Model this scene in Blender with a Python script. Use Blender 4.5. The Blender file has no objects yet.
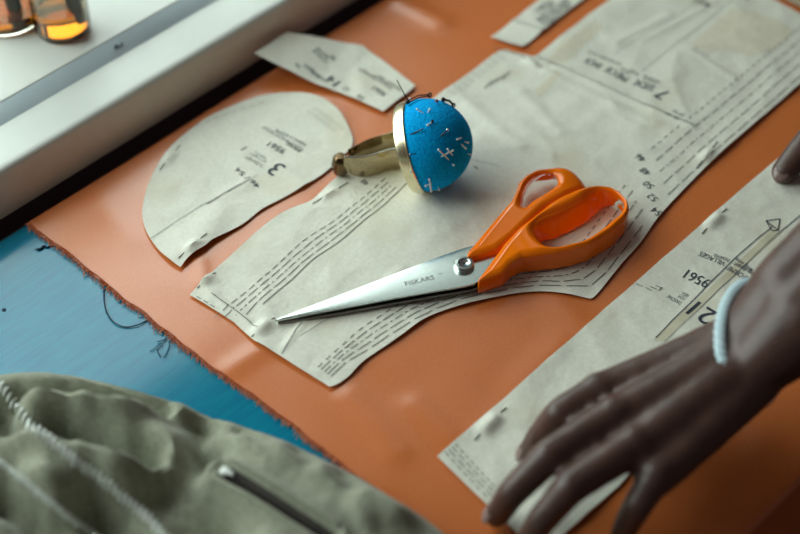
import bpy, bmesh, math, random
from mathutils import Vector, Matrix, noise
from mathutils.geometry import delaunay_2d_cdt
random.seed(7)
S = bpy.context.scene
COL = S.collection
# ------------------------------------------------------------------ camera
F = 1634.0; D = 1.09; PIT = math.radians(45.16); YAW = math.radians(43.3)
hd = Vector((math.cos(YAW), math.sin(YAW), 0)); rt = Vector((math.sin(YAW), -math.cos(YAW), 0))
fw = hd * math.cos(PIT) - Vector((0, 0, 1)) * math.sin(PIT)
up = rt.cross(fw)
CAM = -fw * D
def ray(px, py): return (rt * (px - 400) + up * (267 - py) + fw * F).normalized()
def P(px, py, z=0.0):
    d = ray(px, py); return CAM + d * ((z - CAM.z) / d.z)
def XY(px, py, z=0.0):
    p = P(px, py, z); return (p.x, p.y)
cd = bpy.data.cameras.new('camera'); cam = bpy.data.objects.new('camera', cd); COL.objects.link(cam)
cam.location = CAM
cam.rotation_euler = Matrix((rt, up, -fw)).transposed().to_euler()
cd.lens = 36 * F / 800; cd.sensor_width = 36; cd.clip_start = .01
cd.dof.use_dof = True; cd.dof.focus_distance = 1.075; cd.dof.aperture_fstop = 3.1
S.camera = cam
S.view_settings.view_transform = 'Standard'; S.view_settings.look = 'None'; S.view_settings.gamma = 1
S.view_settings.exposure = 0.0; S.view_settings.use_curve_mapping = False
# ------------------------------------------------------------------ materials
def lin(c):
    return tuple(((v / 255) / 12.92 if v / 255 <= .04045 else ((v / 255 + .055) / 1.055) ** 2.4) for v in c) + (1,)
def new_mat(name):
    m = bpy.data.materials.new(name); m.use_nodes = True
    nt = m.node_tree; b = nt.nodes['Principled BSDF']
    return m, nt, b
def mat(name, c, rough=.6, metal=0, c2=None, scale=200, stretch=(1, 1, 1), bump=0, bscale=None, bdist=.0005,
        detail=4, contrast=(.35, .65), spec=None, sheen=0, coat=0):
    m, nt, b = new_mat(name)
    b.inputs['Base Color'].default_value = lin(c); b.inputs['Roughness'].default_value = rough
    b.inputs['Metallic'].default_value = metal
    if spec is not None: b.inputs['Specular IOR Level'].default_value = spec
    if sheen:
        b.inputs['Sheen Weight'].default_value = sheen; b.inputs['Sheen Roughness'].default_value = .4
    if coat:
        b.inputs['Coat Weight'].default_value = coat; b.inputs['Coat Roughness'].default_value = .05
    tc = nt.nodes.new('ShaderNodeTexCoord'); mp = nt.nodes.new('ShaderNodeMapping')
    mp.inputs['Scale'].default_value = stretch
    nt.links.new(tc.outputs['Object'], mp.inputs['Vector'])
    if c2:
        n = nt.nodes.new('ShaderNodeTexNoise'); n.inputs['Scale'].default_value = scale; n.inputs['Detail'].default_value = detail
        r = nt.nodes.new('ShaderNodeValToRGB')
        r.color_ramp.elements[0].position = contrast[0]; r.color_ramp.elements[1].position = contrast[1]
        r.color_ramp.elements[0].color = lin(c); r.color_ramp.elements[1].color = lin(c2)
        nt.links.new(mp.outputs[0], n.inputs['Vector']); nt.links.new(n.outputs['Fac'], r.inputs['Fac'])
        nt.links.new(r.outputs[0], b.inputs['Base Color'])
    if bump:
        n2 = nt.nodes.new('ShaderNodeTexNoise'); n2.inputs['Scale'].default_value = bscale or scale; n2.inputs['Detail'].default_value = 3
        bp = nt.nodes.new('ShaderNodeBump'); bp.inputs['Strength'].default_value = bump; bp.inputs['Distance'].default_value = bdist
        nt.links.new(mp.outputs[0], n2.inputs['Vector']); nt.links.new(n2.outputs['Fac'], bp.inputs['Height'])
        nt.links.new(bp.outputs[0], b.inputs['Normal'])
    return m
def paper_mat(name, c, c2, c3):
    m, nt, b = new_mat(name)
    b.inputs['Roughness'].default_value = .62; b.inputs['Specular IOR Level'].default_value = .25
    tc = nt.nodes.new('ShaderNodeTexCoord')
    n = nt.nodes.new('ShaderNodeTexNoise'); n.inputs['Scale'].default_value = 420; n.inputs['Detail'].default_value = 5
    r = nt.nodes.new('ShaderNodeValToRGB'); r.color_ramp.elements[0].color = lin(c); r.color_ramp.elements[1].color = lin(c2)
    r.color_ramp.elements[0].position = .35; r.color_ramp.elements[1].position = .65
    n2 = nt.nodes.new('ShaderNodeTexNoise'); n2.inputs['Scale'].default_value = 17; n2.inputs['Detail'].default_value = 3
    r2 = nt.nodes.new('ShaderNodeValToRGB'); r2.color_ramp.elements[0].position = .55; r2.color_ramp.elements[1].position = .8
    mx = nt.nodes.new('ShaderNodeMix'); mx.data_type = 'RGBA'
    n3 = nt.nodes.new('ShaderNodeTexNoise'); n3.inputs['Scale'].default_value = 60; n3.inputs['Detail'].default_value = 8
    bp = nt.nodes.new('ShaderNodeBump'); bp.inputs['Strength'].default_value = .5; bp.inputs['Distance'].default_value = .0025
    L = nt.links.new
    for q in (n, n2, n3): L(tc.outputs['Object'], q.inputs['Vector'])
    L(n.outputs['Fac'], r.inputs['Fac']); L(n2.outputs['Fac'], r2.inputs['Fac'])
    L(r2.outputs[0], mx.inputs[0]); L(r.outputs[0], mx.inputs[6]); mx.inputs[7].default_value = lin(c3)
    L(mx.outputs[2], b.inputs['Base Color'])
    L(n3.outputs['Fac'], bp.inputs['Height']); L(bp.outputs[0], b.inputs['Normal'])
    return m
M = {}
M['blue'] = mat('painted_blue_wood', (0, 112, 146), .12, 0, (2, 128, 156), 38, (1, 14, 1), 0, 40, .0003, spec=.5)
M['edge'] = mat('dark_table_edge', (22, 18, 20), .6, 0, (30, 25, 26), 60)
M['leg'] = mat('dark_leg_wood', (40, 30, 26), .5, 0, (52, 40, 34), 40, (1, 1, .1))
M['fabric'] = mat('rust_satin', (207, 111, 55), .24, 0, (214, 120, 63), 900, (1, 1, 1), .2, 1500, .0002, spec=.85)
M['fray'] = mat('frayed_thread', (212, 116, 70), .7, 0, (234, 156, 112), 300)
M['paper'] = paper_mat('pattern_tissue', (226, 224, 210), (234, 233, 220), (222, 214, 192))
M['paper_tan'] = paper_mat('tan_tissue', (188, 172, 146), (196, 180, 154), (180, 160, 130))
M['ink'] = mat('printing_ink', (44, 52, 66), .7, 0, (54, 62, 76), 200)
M['inkpale'] = mat('pale_printing_ink', (128, 136, 138), .7, 0, (140, 146, 146), 200)
M['inkline'] = mat('line_ink', (88, 88, 84), .7, 0, (104, 102, 96), 200)
M['tape'] = mat('tan_tape', (206, 198, 170), .6, 0, (216, 210, 186), 90)
M['stain'] = paper_mat('tan_paper_stain', (222, 214, 192), (230, 224, 204), (214, 200, 168))
M['steel'] = mat('blade_steel', (200, 210, 206), .25, 1, (208, 217, 213), 90, (1, 18, 1))
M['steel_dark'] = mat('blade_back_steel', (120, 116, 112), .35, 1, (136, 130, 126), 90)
M['chrome'] = mat('polished_steel', (214, 214, 208), .12, 1, (206, 206, 200), 40)
M['bracelet_steel'] = mat('polished_band', (176, 160, 130), .05, 1, (164, 148, 120), 30)
M['clasp'] = mat('bronze_clasp', (104, 86, 64), .22, 1, (120, 98, 72), 60)
M['cup'] = mat('pale_gold_cup', (232, 222, 190), .24, 1, (224, 212, 178), 60)
M['plastic'] = mat('orange_plastic', (248, 116, 0), .09, 0, (250, 122, 2), 50, spec=.45)
M['felt'] = mat('blue_felt', (0, 154, 230), .95, 0, (0, 176, 245), 480, (1, 1, 1), .55, 620, .0012, spec=.1)
M['pinwhite'] = mat('white_pin_head', (240, 246, 244), .3, 0, (232, 240, 238), 200)
M['pinred'] = mat('dark_red_pin_head', (120, 22, 30), .3, 0, (130, 30, 36), 200)
M['pindark'] = mat('dark_pin_metal', (52, 48, 50), .35, .8, (66, 60, 60), 200)
M['thread'] = mat('dark_blue_thread', (10, 40, 66), .8, 0, (24, 58, 84), 400)
M['canvas'] = mat('olive_canvas', (138, 140, 121), .9, 0, (154, 156, 137), 260, (1, 1, 1), .6, 900, .0008, sheen=.3)
M['stitch'] = mat('white_stitching', (242, 246, 240), .7, 0, (234, 240, 234), 300)
M['zip'] = mat('dark_zip_tape', (46, 40, 36), .8, 0, (60, 52, 46), 300)
M['white'] = mat('white_sill_paint', (226, 230, 224), .42, 0, (232, 236, 230), 30, (1, 1, 1), .1, 120, .0005)
M['taupe'] = mat('taupe_sill_front', (238, 224, 208), .55, 0, (242, 228, 212), 90, (1, 1, 1), .1, 200, .0004)
M['shade_blue'] = mat('shade_blue_moulding', (206, 222, 230), .5, 0, (212, 228, 234), 40)  # pale blue tint stands in for sky-lit shade on the moulding face
M['chip'] = mat('chipped_paint', (120, 140, 148), .7, 0, (100, 120, 130), 300)
M['dark'] = mat('dark_lining', (150, 128, 136), .8, 0, (158, 136, 142), 30)
M['wall'] = mat('wall_plaster', (196, 190, 178), .85, 0, (204, 198, 186), 20, (1, 1, 1), .2, 80)
M['floor'] = mat('brown_floorboards', (74, 50, 38), .5, 0, (96, 66, 48), 6, (1, 12, 1))
M['skin'] = mat('brown_skin', (76, 52, 45), .44, 0, (88, 60, 51), 90, (1, 1, 1), .25, 500, .0006, spec=.6)
M['nail'] = mat('fingernail', (128, 104, 100), .25, 0, (136, 112, 106), 200)
M['beads'] = mat('pale_cyan_bead', (206, 236, 246), .22, 0, (222, 244, 250), 300)
M['shirt'] = mat('charcoal_cotton', (46, 44, 48), .9, 0, (56, 54, 58), 300)
M['trousers'] = mat('dark_denim', (36, 42, 58), .9, 0, (44, 50, 66), 300)
M['hair'] = mat('dark_hair', (22, 16, 14), .5, 0, (34, 26, 22), 200, (1, 1, .1))
M['leaf'] = mat('green_leaf', (46, 128, 58), .4, 0, (70, 150, 76), 60)
M['stem'] = mat('dark_stem', (20, 20, 18), .55, 0, (28, 28, 24), 90)
M['eye'] = mat('eye_white', (230, 226, 218), .2, 0, (224, 220, 212), 50)
def glass_mat(name, c, rough=.02):
    m, nt, b = new_mat(name)
    b.inputs['Base Color'].default_value = lin(c); b.inputs['Roughness'].default_value = rough
    b.inputs['Transmission Weight'].default_value = 1; b.inputs['IOR'].default_value = 1.42
    out = nt.nodes['Material Output']
    return m
M['glass'] = glass_mat('bottle_glass', (246, 240, 224))
M['amber'] = glass_mat('amber_liquid', (246, 146, 40))
def pane_mat():
    m, nt, b = new_mat('window_glass')
    out = nt.nodes['Material Output']
    t = nt.nodes.new('ShaderNodeBsdfTransparent'); g = nt.nodes.new('ShaderNodeBsdfGlossy'); g.inputs['Roughness'].default_value = .02
    mx = nt.nodes.new('ShaderNodeMixShader'); mx.inputs[0].default_value = .06
    nt.links.new(t.outputs[0], mx.inputs[1]); nt.links.new(g.outputs[0], mx.inputs[2]); nt.links.new(mx.outputs[0], out.inputs[0])
    return m
M['pane'] = pane_mat()
# ------------------------------------------------------------------ helpers
def tag(o, label=None, cat=None, group=None, kind=None):
    if label: o['label'] = label
    if cat: o['category'] = cat
    if group: o['group'] = group
    if kind: o['kind'] = kind
    return o
def empty(name, loc, label=None, cat=None, group=None, kind=None):
    o = bpy.data.objects.new(name, None); COL.objects.link(o); o.location = loc; o.empty_display_size = .02
    bpy.context.view_layer.update() if False else None
    return tag(o, label, cat, group, kind)
def wloc(o):
    v = Vector(o.location); q = o.parent
    while q: v += Vector(q.location); q = q.parent
    return v
class MB:
    """collects vertices and faces in world coordinates"""
    def __init__(s): s.v = []; s.f = []; s.m = []
    def add(s, vs, fs, mi=0):
        k = len(s.v); s.v += [tuple(v) for v in vs]
        for f in fs: s.f.append(tuple(i + k for i in f)); s.m.append(mi)
    def box(s, a, b, mi=0):
        x0, y0, z0 = a; x1, y1, z1 = b
        s.add([(x0, y0, z0), (x1, y0, z0), (x1, y1, z0), (x0, y1, z0), (x0, y0, z1), (x1, y0, z1), (x1, y1, z1), (x0, y1, z1)],
              [(0, 3, 2, 1), (4, 5, 6, 7), (0, 1, 5, 4), (1, 2, 6, 5), (2, 3, 7, 6), (3, 0, 4, 7)], mi)
    def prism(s, poly, x0, x1, mi=0):
        """profile polygon of (y, z), swept along x"""
        n = len(poly)
        vs = [(x0, y, z) for y, z in poly] + [(x1, y, z) for y, z in poly]
        fs = [tuple(range(n)), tuple(range(2 * n - 1, n - 1, -1))] + [(i, i + n, (i + 1) % n + n, (i + 1) % n) for i in range(n)]
        s.add(vs, fs, mi)
    def tube(s, pts, r, n=8, mi=0, closed=False):
        pts = [Vector(p) for p in pts]; m = len(pts)
        rs = r if isinstance(r, (list, tuple)) else [r] * m
        ref = Vector((0, 0, 1)); vs = []; fs = []
        t0 = (pts[1] - pts[0]).normalized()
        if abs(t0.dot(ref)) > .95: ref = Vector((1, 0, 0))
        u = t0.cross(ref).normalized()
        for i, p in enumerate(pts):
            if closed: t = (pts[(i + 1) % m] - pts[i - 1]).normalized()
            else: t = (pts[min(i + 1, m - 1)] - pts[max(i - 1, 0)]).normalized()
            u = (u - t * u.dot(t)).normalized(); w = t.cross(u)
            for j in range(n):
                a = 2 * math.pi * j / n
                vs.append(p + (u * math.cos(a) + w * math.sin(a)) * rs[i])
        for i in range(m if closed else m - 1):
            for j in range(n):
                fs.append((i * n + j, i * n + (j + 1) % n, ((i + 1) % m) * n + (j + 1) % n, ((i + 1) % m) * n + j))
        if not closed:
            fs.append(tuple(range(n - 1, -1, -1))); fs.append(tuple(range((m - 1) * n, m * n)))
        s.add(vs, fs, mi)
    def lathe(s, prof, M4, n=32, mi=0, cap0=True, cap1=True):
        vs = []; fs = []; m = len(prof)
        for r, z in prof:
            for j in range(n):
                a = 2 * math.pi * j / n; vs.append(M4 @ Vector((r * math.cos(a), r * math.sin(a), z)))
        for i in range(m - 1):
            for j in range(n): fs.append((i * n + j, i * n + (j + 1) % n, (i + 1) * n + (j + 1) % n, (i + 1) * n + j))
        if cap0: fs.append(tuple(range(n - 1, -1, -1)))
        if cap1: fs.append(tuple(range((m - 1) * n, m * n)))
        s.add(vs, fs, mi)
    def ball(s, c, r, n=12, mi=0, sc=(1, 1, 1), R=None):
        c = Vector(c); vs = []; fs = []; h = max(4, n // 2)
        for i in range(1, h):
            ph = math.pi * i / h
            for j in range(n):
                a = 2 * math.pi * j / n
                v = Vector((math.sin(ph) * math.cos(a) * sc[0], math.sin(ph) * math.sin(a) * sc[1], -math.cos(ph) * sc[2])) * r
                if R: v = R @ v
                vs.append(c + v)
        b = Vector((0, 0, -sc[2] * r)); t = Vector((0, 0, sc[2] * r))
        if R: b = R @ b; t = R @ t
        vs += [c + b, c + t]; nb = len(vs) - 2
        for i in range(h - 2):
            for j in range(n): fs.append((i * n + j, i * n + (j + 1) % n, (i + 1) * n + (j + 1) % n, (i + 1) * n + j))
        for j in range(n):
            fs.append((nb, (j + 1) % n, j)); fs.append((nb + 1, (h - 2) * n + j, (h - 2) * n + (j + 1) % n))
        s.add(vs, fs, mi)
    def build(s, name, mats, parent=None, origin=None, smooth=True, bevel=0, seg=2):
        if not isinstance(mats, (list, tuple)): mats = [mats]
        if origin is None: origin = wloc(parent) if parent else Vector((0, 0, 0))
        origin = Vector(origin)
        me = bpy.data.meshes.new(name)
        me.from_pydata([tuple(Vector(v) - origin) for v in s.v], [], s.f)
        for m in mats: me.materials.append(m)
        me.polygons.foreach_set('material_index', s.m)
        bm = bmesh.new(); bm.from_mesh(me); bmesh.ops.recalc_face_normals(bm, faces=bm.faces[:]); bm.to_mesh(me); bm.free()
        if smooth:
            me.polygons.foreach_set('use_smooth', [True] * len(me.polygons))
            me.set_sharp_from_angle(angle=math.radians(38))
        me.update()
        o = bpy.data.objects.new(name, me); COL.objects.link(o)
        if parent:
            o.parent = parent; o.location = origin - wloc(parent)
        else: o.location = origin
        if bevel:
            b = o.modifiers.new('bevel', 'BEVEL'); b.width = bevel; b.segments = seg; b.limit_method = 'ANGLE'; b.angle_limit = math.radians(35)
        return o
def copy_tree(o, parent=None):
    c = o.copy(); COL.objects.link(c); c.parent = parent
    for ch in list(o.children): copy_tree(ch, c)
    return c
def evaluated_mesh(o):
    dg = bpy.context.evaluated_depsgraph_get()
    return bpy.data.meshes.new_from_object(o.evaluated_get(dg))
def solidify_remesh(o, voxel, smooth_it, factor=.5):
    r = o.modifiers.new('remesh', 'REMESH'); r.mode = 'VOXEL'; r.voxel_size = voxel; r.use_smooth_shade = True
    sm = o.modifiers.new('smooth', 'SMOOTH'); sm.iterations = smooth_it; sm.factor = factor
    bpy.context.view_layer.update()
    me = evaluated_mesh(o); o.modifiers.clear()
    mats = list(o.data.materials); o.data = me
    if not len(me.materials):
        for m in mats: me.materials.append(m)
    me.polygons.foreach_set('use_smooth', [True] * len(me.polygons)); me.update()
    return o
def catmull(pts, n=8, closed=False):
    pts = [Vector(p) for p in pts]; m = len(pts); out = []
    rng = range(m) if closed else range(m - 1)
    for i in rng:
        if closed: a, b, c, d = pts[i - 1], pts[i], pts[(i + 1) % m], pts[(i + 2) % m]
        else: a, b, c, d = pts[max(i - 1, 0)], pts[i], pts[i + 1], pts[min(i + 2, m - 1)]
        for k in range(n):
            t = k / n
            out.append(.5 * ((2 * b) + (c - a) * t + (2 * a - 5 * b + 4 * c - d) * t * t + (3 * b - a - 3 * c + d) * t ** 3))
    if not closed: out.append(pts[-1])
    return out
def resample(pts, n, closed=False):
    pts = [Vector(p) for p in pts]
    if closed: pts = pts + [pts[0]]
    acc = [0]
    for i in range(1, len(pts)): acc.append(acc[-1] + (pts[i] - pts[i - 1]).length)
    out = []; k = 0; tot = acc[-1]
    for j in range(n):
        t = tot * j / (n if closed else n - 1)
        while k < len(acc) - 2 and acc[k + 1] < t: k += 1
        u = (t - acc[k]) / max(1e-12, acc[k + 1] - acc[k]); out.append(pts[k].lerp(pts[k + 1], min(1, u)))
    return out
def seg_dist(x, y, a, b):
    ax, ay = a; bx, by = b; dx, dy = bx - ax, by - ay; L2 = dx * dx + dy * dy or 1e-12
    t = max(0, min(1, ((x - ax) * dx + (y - ay) * dy) / L2))
    return math.hypot(x - ax - t * dx, y - ay - t * dy)
def in_poly(x, y, poly):
    c = False; n = len(poly)
    for i in range(n):
        x1, y1 = poly[i]; x2, y2 = poly[i - 1]
        if (y1 > y) != (y2 > y) and x < (x2 - x1) * (y - y1) / (y2 - y1) + x1: c = not c
    return c
def nz(x, y, s, seed=0): return noise.noise(Vector((x * s, y * s, seed * 7.31)))
def cdt_fill(poly, step):
    """triangulate a polygon with inner grid points: list of (x, y), triangles"""
    poly = resample([Vector((a, b, 0)) for a, b in poly], max(8, int(sum(math.hypot(poly[i][0] - poly[i - 1][0], poly[i][1] - poly[i - 1][1]) for i in range(len(poly))) / step)), True) if False else poly
    ring = []
    for i in range(len(poly)):
        a = poly[i]; b = poly[(i + 1) % len(poly)]
        k = max(1, int(math.hypot(b[0] - a[0], b[1] - a[1]) / step))
        for j in range(k): ring.append((a[0] + (b[0] - a[0]) * j / k, a[1] + (b[1] - a[1]) * j / k))
    n = len(ring); pts = [Vector(p) for p in ring]; ed = [(i, (i + 1) % n) for i in range(n)]
    xs = [p[0] for p in ring]; ys = [p[1] for p in ring]
    y = min(ys) + step * .5; row = 0
    while y < max(ys):
        x = min(xs) + step * (.5 if row % 2 else 0)
        while x < max(xs):
            if in_poly(x, y, ring) and min(math.hypot(x - q[0], y - q[1]) for q in ring) > step * .55: pts.append(Vector((x, y)))
            x += step
        y += step * .87; row += 1
    vs, _, fs, _, _, _ = delaunay_2d_cdt(pts, ed, [], 1, 1e-7)
    return [(v.x, v.y) for v in vs], [tuple(f) for f in fs], n
# ------------------------------------------------------------------ the room
X0, X1 = -.66, .53          # table ends
YF, YB = -.288, .2145       # table front and back
GAP = .232                  # sill front
w = MB(); w.box((-1.6, -1.6, -.78), (1.9, .62, -.75)); tag(w.build('floor', M['floor'], smooth=False), kind='structure')
w = MB(); w.box((-1.6, GAP + .018, -.75), (1.9, .62, -.002)); tag(w.build('wall_window_side', M['dark'], smooth=False), kind='structure')
w = MB(); w.box((-1.6, .5, .05), (-1.15, .62, 1.75)); w.box((1.15, .5, .05), (1.9, .62, 1.75)); w.box((-1.15, .5, 1.45), (1.15, .62, 1.75))
tag(w.build('wall_window_surround', M['wall'], smooth=False), kind='structure')
win = empty('window_1', (-.45, .5, 0), kind='structure')
sl = MB()
sl.prism([(GAP, .0), (GAP, .0355), (GAP + .0008, .0372), (GAP + .0028, .0383), (GAP + .006, .0386), (.2755, .0386), (.2755, .0)], -1.6, 1.9)
so = sl.build('window_sill', M['white'], win)
fr = MB(); fr.prism([(GAP - .0012, .0005), (GAP - .0012, .0335), (GAP, .0352), (GAP + .004, .0352), (GAP + .004, .0005)], -1.6, 1.9)
fr.build('sill_front', M['taupe'], win)
mo = MB(); mo.prism([(.2695, .0385), (.2800, .0462), (.284, .0468), (.284, .0385)], -1.6, 1.9)
mo.build('sill_moulding', M['shade_blue'], win)
ch = MB()
c0 = P(121, 47, .0425); c0.y = .2745
for k in range(5):
    ch.ball(c0 + Vector((.0016 * k - .004, .0012, .0012 * math.sin(k * 1.7))), .0011 + .0005 * (k % 2), 8)
ch.build('paint_chip', M['chip'], win)
lg = MB(); lg.box((-1.6, .2815, .0), (1.9, .52, .0472)); lg.build('window_ledge', M['white'], win, smooth=False, bevel=.001)
wf = MB()
for a, b in (((-1.15, .51, .051), (1.15, .56, .11)), ((-1.15, .51, 1.39), (1.15, .56, 1.45)), ((-1.15, .51, .11), (-1.09, .56, 1.39)), ((1.09, .51, .11), (1.15, .56, 1.39)), ((.56, .51, .11), (.61, .56, 1.39))):
    wf.box(a, b)
wf.build('window_frame', M['white'], win, smooth=False, bevel=.003)
pn = MB(); pn.box((-1.09, .533, .11), (.56, .537, 1.39)); pn.box((.61, .533, .11), (1.09, .537, 1.39)); pn.build('window_pane', M['pane'], win, smooth=False)
# ------------------------------------------------------------------ table
tb = empty('work_table', ((X0 + X1) / 2, (YF + YB) / 2, -.75), 'blue painted work table standing under the window sill', 'table')
t = MB(); t.box((X0, YF, -.028), (X1, YB, 0.0)); t.build('tabletop', M['blue'], tb, smooth=False, bevel=.0015)
t = MB(); t.box((X0 + .001, YB - .0005, -.027), (X1 - .001, YB + .0012, -.0008)); t.build('edge_band', M['edge'], tb, smooth=False)
t = MB()
for a, b in (((X0 + .05, YF + .04, -.1), (X1 - .05, YF + .06, -.028)), ((X0 + .05, YB - .06, -.1), (X1 - .05, YB - .04, -.028)), ((X0 + .05, YF + .06, -.1), (X0 + .07, YB - .06, -.028)), ((X1 - .07, YF + .06, -.1), (X1 - .05, YB - .06, -.028))): t.box(a, b)
t.build('apron', M['leg'], tb, smooth=False)
for sx in (X0 + .03, X1 - .08):
    for sy in (YF + .03, YB - .08):
        t = MB(); t.add([(sx, sy, -.028), (sx + .05, sy, -.028), (sx + .05, sy + .05, -.028), (sx, sy + .05, -.028), (sx + .01, sy + .01, -.75), (sx + .04, sy + .01, -.75), (sx + .04, sy + .04, -.75), (sx + .01, sy + .04, -.75)],
              [(0, 1, 2, 3), (7, 6, 5, 4), (0, 4, 5, 1), (1, 5, 6, 2), (2, 6, 7, 3), (3, 7, 4, 0)])
        t.build('leg', M['leg'], tb, smooth=False, bevel=.002)
nl = MB(); c0 = P(4, 310, 0); nl.ball(c0, .0016, 10, sc=(1, 1, .3)); nl.build('nail_head', M['thread'], tb)
# ------------------------------------------------------------------ fabric
RIDGES = [((400, 3), (441, 24), .004, .010), ((350, 398), (396, 452), .0022, .010), ((416, 405), (450, 440), .0016, .008),
          ((560, 305), (606, 352), .0018, .012), ((203, 283), (199, 262), .0022, .006), ((232, 370), (262, 350), .0016, .008),
          ((640, 142), (664, 172), .0014, .010), ((480, 430), (520, 402), .0012, .008), ((700, 470), (735, 430), .0022, .012),
          ((690, 520), (760, 440), .002, .012), ((520, 385), (560, 345), .0016, .010), ((100, 205), (130, 240), .0010, .012)]
RW = [(XY(*a), XY(*b), h, s) for a, b, h, s in RIDGES]
def zf(x, y):
    z = .0011 + .0009 * nz(x, y, 9, 1) + .00035 * nz(x, y, 30, 2)
    for a, b, h, s in RW:
        d = seg_dist(x, y, a, b)
        if d < 3 * s: z += .55 * h * math.exp(-(d / s) ** 2)
    return max(z, .0006)
FX0, FX1 = -.147, .50
fb = empty('orange_fabric', (.15, 0, 0), 'rust orange satin cloth with a frayed end spread over the blue table', 'fabric')
f = MB(); nx, ny = 230, 190
hang = .10
ys = [YF - hang + (YB - .0008 - YF + hang) * j / ny for j in range(ny + 1)]
def edge_x(y): return FX0 + .0016 * nz(0, y, 60, 4) + .003 * nz(0, y, 12, 5)
vs = []
for y in ys:
    e = edge_x(y)
    for i in range(nx + 1):
        x = e + (FX1 - e) * (i / nx)
        if y >= YF: vs.append((x, y, zf(x, y)))
        else:
            s_ = YF - y; zt = zf(x, YF)
            a = min(1, s_ / .006) * math.pi / 2
            yy = YF - .004 * math.sin(a) - (.003 * math.sin(x * 40) * min(1, s_ / .05) + .002); zz = zt - .004 * (1 - math.cos(a)) - max(0, s_ - .006)
            vs.append((x, yy, zz))
fs = [(j * (nx + 1) + i, j * (nx + 1) + i + 1, (j + 1) * (nx + 1) + i + 1, (j + 1) * (nx + 1) + i) for j in range(ny) for i in range(nx)]
f.add(vs, fs); fo = f.build('cloth_sheet', M['fabric'], fb)
fr = MB()
y = YF + .002
while y < YB - .002:
    x = edge_x(y); L = random.uniform(.0010, .0036) * (1.5 if random.random() < .06 else 1)
    a = random.gauss(0, .45)
    z = zf(x, y)
    p0 = Vector((x + .002, y, z + .0004)); p1 = Vector((x - L * .5 * math.cos(a), y + L * .5 * math.sin(a), z + .0005 + random.uniform(0, .0009)))
    p2 = Vector((x - L * math.cos(a), y + L * math.sin(a) - random.uniform(0, .0012), .0005 + random.uniform(0, .0012)))
    fr.tube([p0, p1, p2], [.00034, .00032, .00016], 4)
    y += random.uniform(.0006, .0012)
tag(fr.build('frayed_edge', M['fray'], fb), 'fringe of loose orange threads', kind='stuff')
# loose threads and a dark smudge on the blue table top
def thread(name, pxs, label, group=None, r=.00045):
    pts = [P(a, b, .0007 + .0004 * (k % 2)) for k, (a, b) in enumerate(pxs)]
    m = MB()
    m.tube(catmull(pts, 8), r, 6); return m
m = thread('', [(104, 288), (104, 300), (107, 313), (115, 323), (126, 327), (137, 325), (146, 321), (152, 319)], '')
tag(m.build('loose_thread', M['thread'], origin=P(120, 320)), 'dark blue thread looped out from under the frayed cloth edge', 'thread')
m = MB()
for pts in ([(168, 338), (160, 344), (152, 350), (150, 351)], [(170, 338), (169, 347), (165, 356), (163, 357)], [(166, 339), (160, 341), (157, 342)], [(163, 345), (157, 349), (161, 357)]):
    m.tube(catmull([P(a, b, .0009) for a, b in pts], 6), .0003, 5)
tag(m.build('loose_thread', M['thread'], origin=P(160, 348)), 'small tuft of dark threads beside the frayed cloth edge', 'thread')
m = MB(); m.tube(catmull([P(a, b, .0008) for a, b in [(35, 249), (40, 249), (44, 246), (48, 247), (53, 243)]], 5), [.0004] * 3 + [.0009] * 10 + [.0006] * 8, 6)  # small dark blue smudge on the table, built as a short thick stroke
tag(m.build('loose_thread', M['thread'], origin=P(44, 247)), 'short dark smudge mark on the blue table near the cloth corner', 'thread')
# ------------------------------------------------------------------ paper pattern pieces
_txt_cache = {}
def text_tris(s):
    if s in _txt_cache: return _txt_cache[s]
    cu = bpy.data.curves.new('t', 'FONT'); cu.body = s; cu.size = 1; cu.align_x = 'CENTER'; cu.align_y = 'CENTER'; cu.resolution_u = 3; cu.offset = .0
    ob = bpy.data.objects.new('t', cu); COL.objects.link(ob); bpy.context.view_layer.update()
    me = evaluated_mesh(ob)
    bm = bmesh.new(); bm.from_mesh(me); bmesh.ops.triangulate(bm, faces=bm.faces[:])
    for _ in range(4):
        es = [e for e in bm.edges if e.calc_length() > .16]
        if not es: break
        bmesh.ops.subdivide_edges(bm, edges=es, cuts=1); bmesh.ops.triangulate(bm, faces=bm.faces[:])
    bm.verts.index_update(); vs = [(v.co.x, v.co.y) for v in bm.verts]; fs = [tuple(v.index for v in f_.verts) for f_ in bm.faces]; bm.free()
    bpy.data.objects.remove(ob); bpy.data.curves.remove(cu); bpy.data.meshes.remove(me)
    _txt_cache[s] = (vs, fs); return vs, fs
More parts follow.
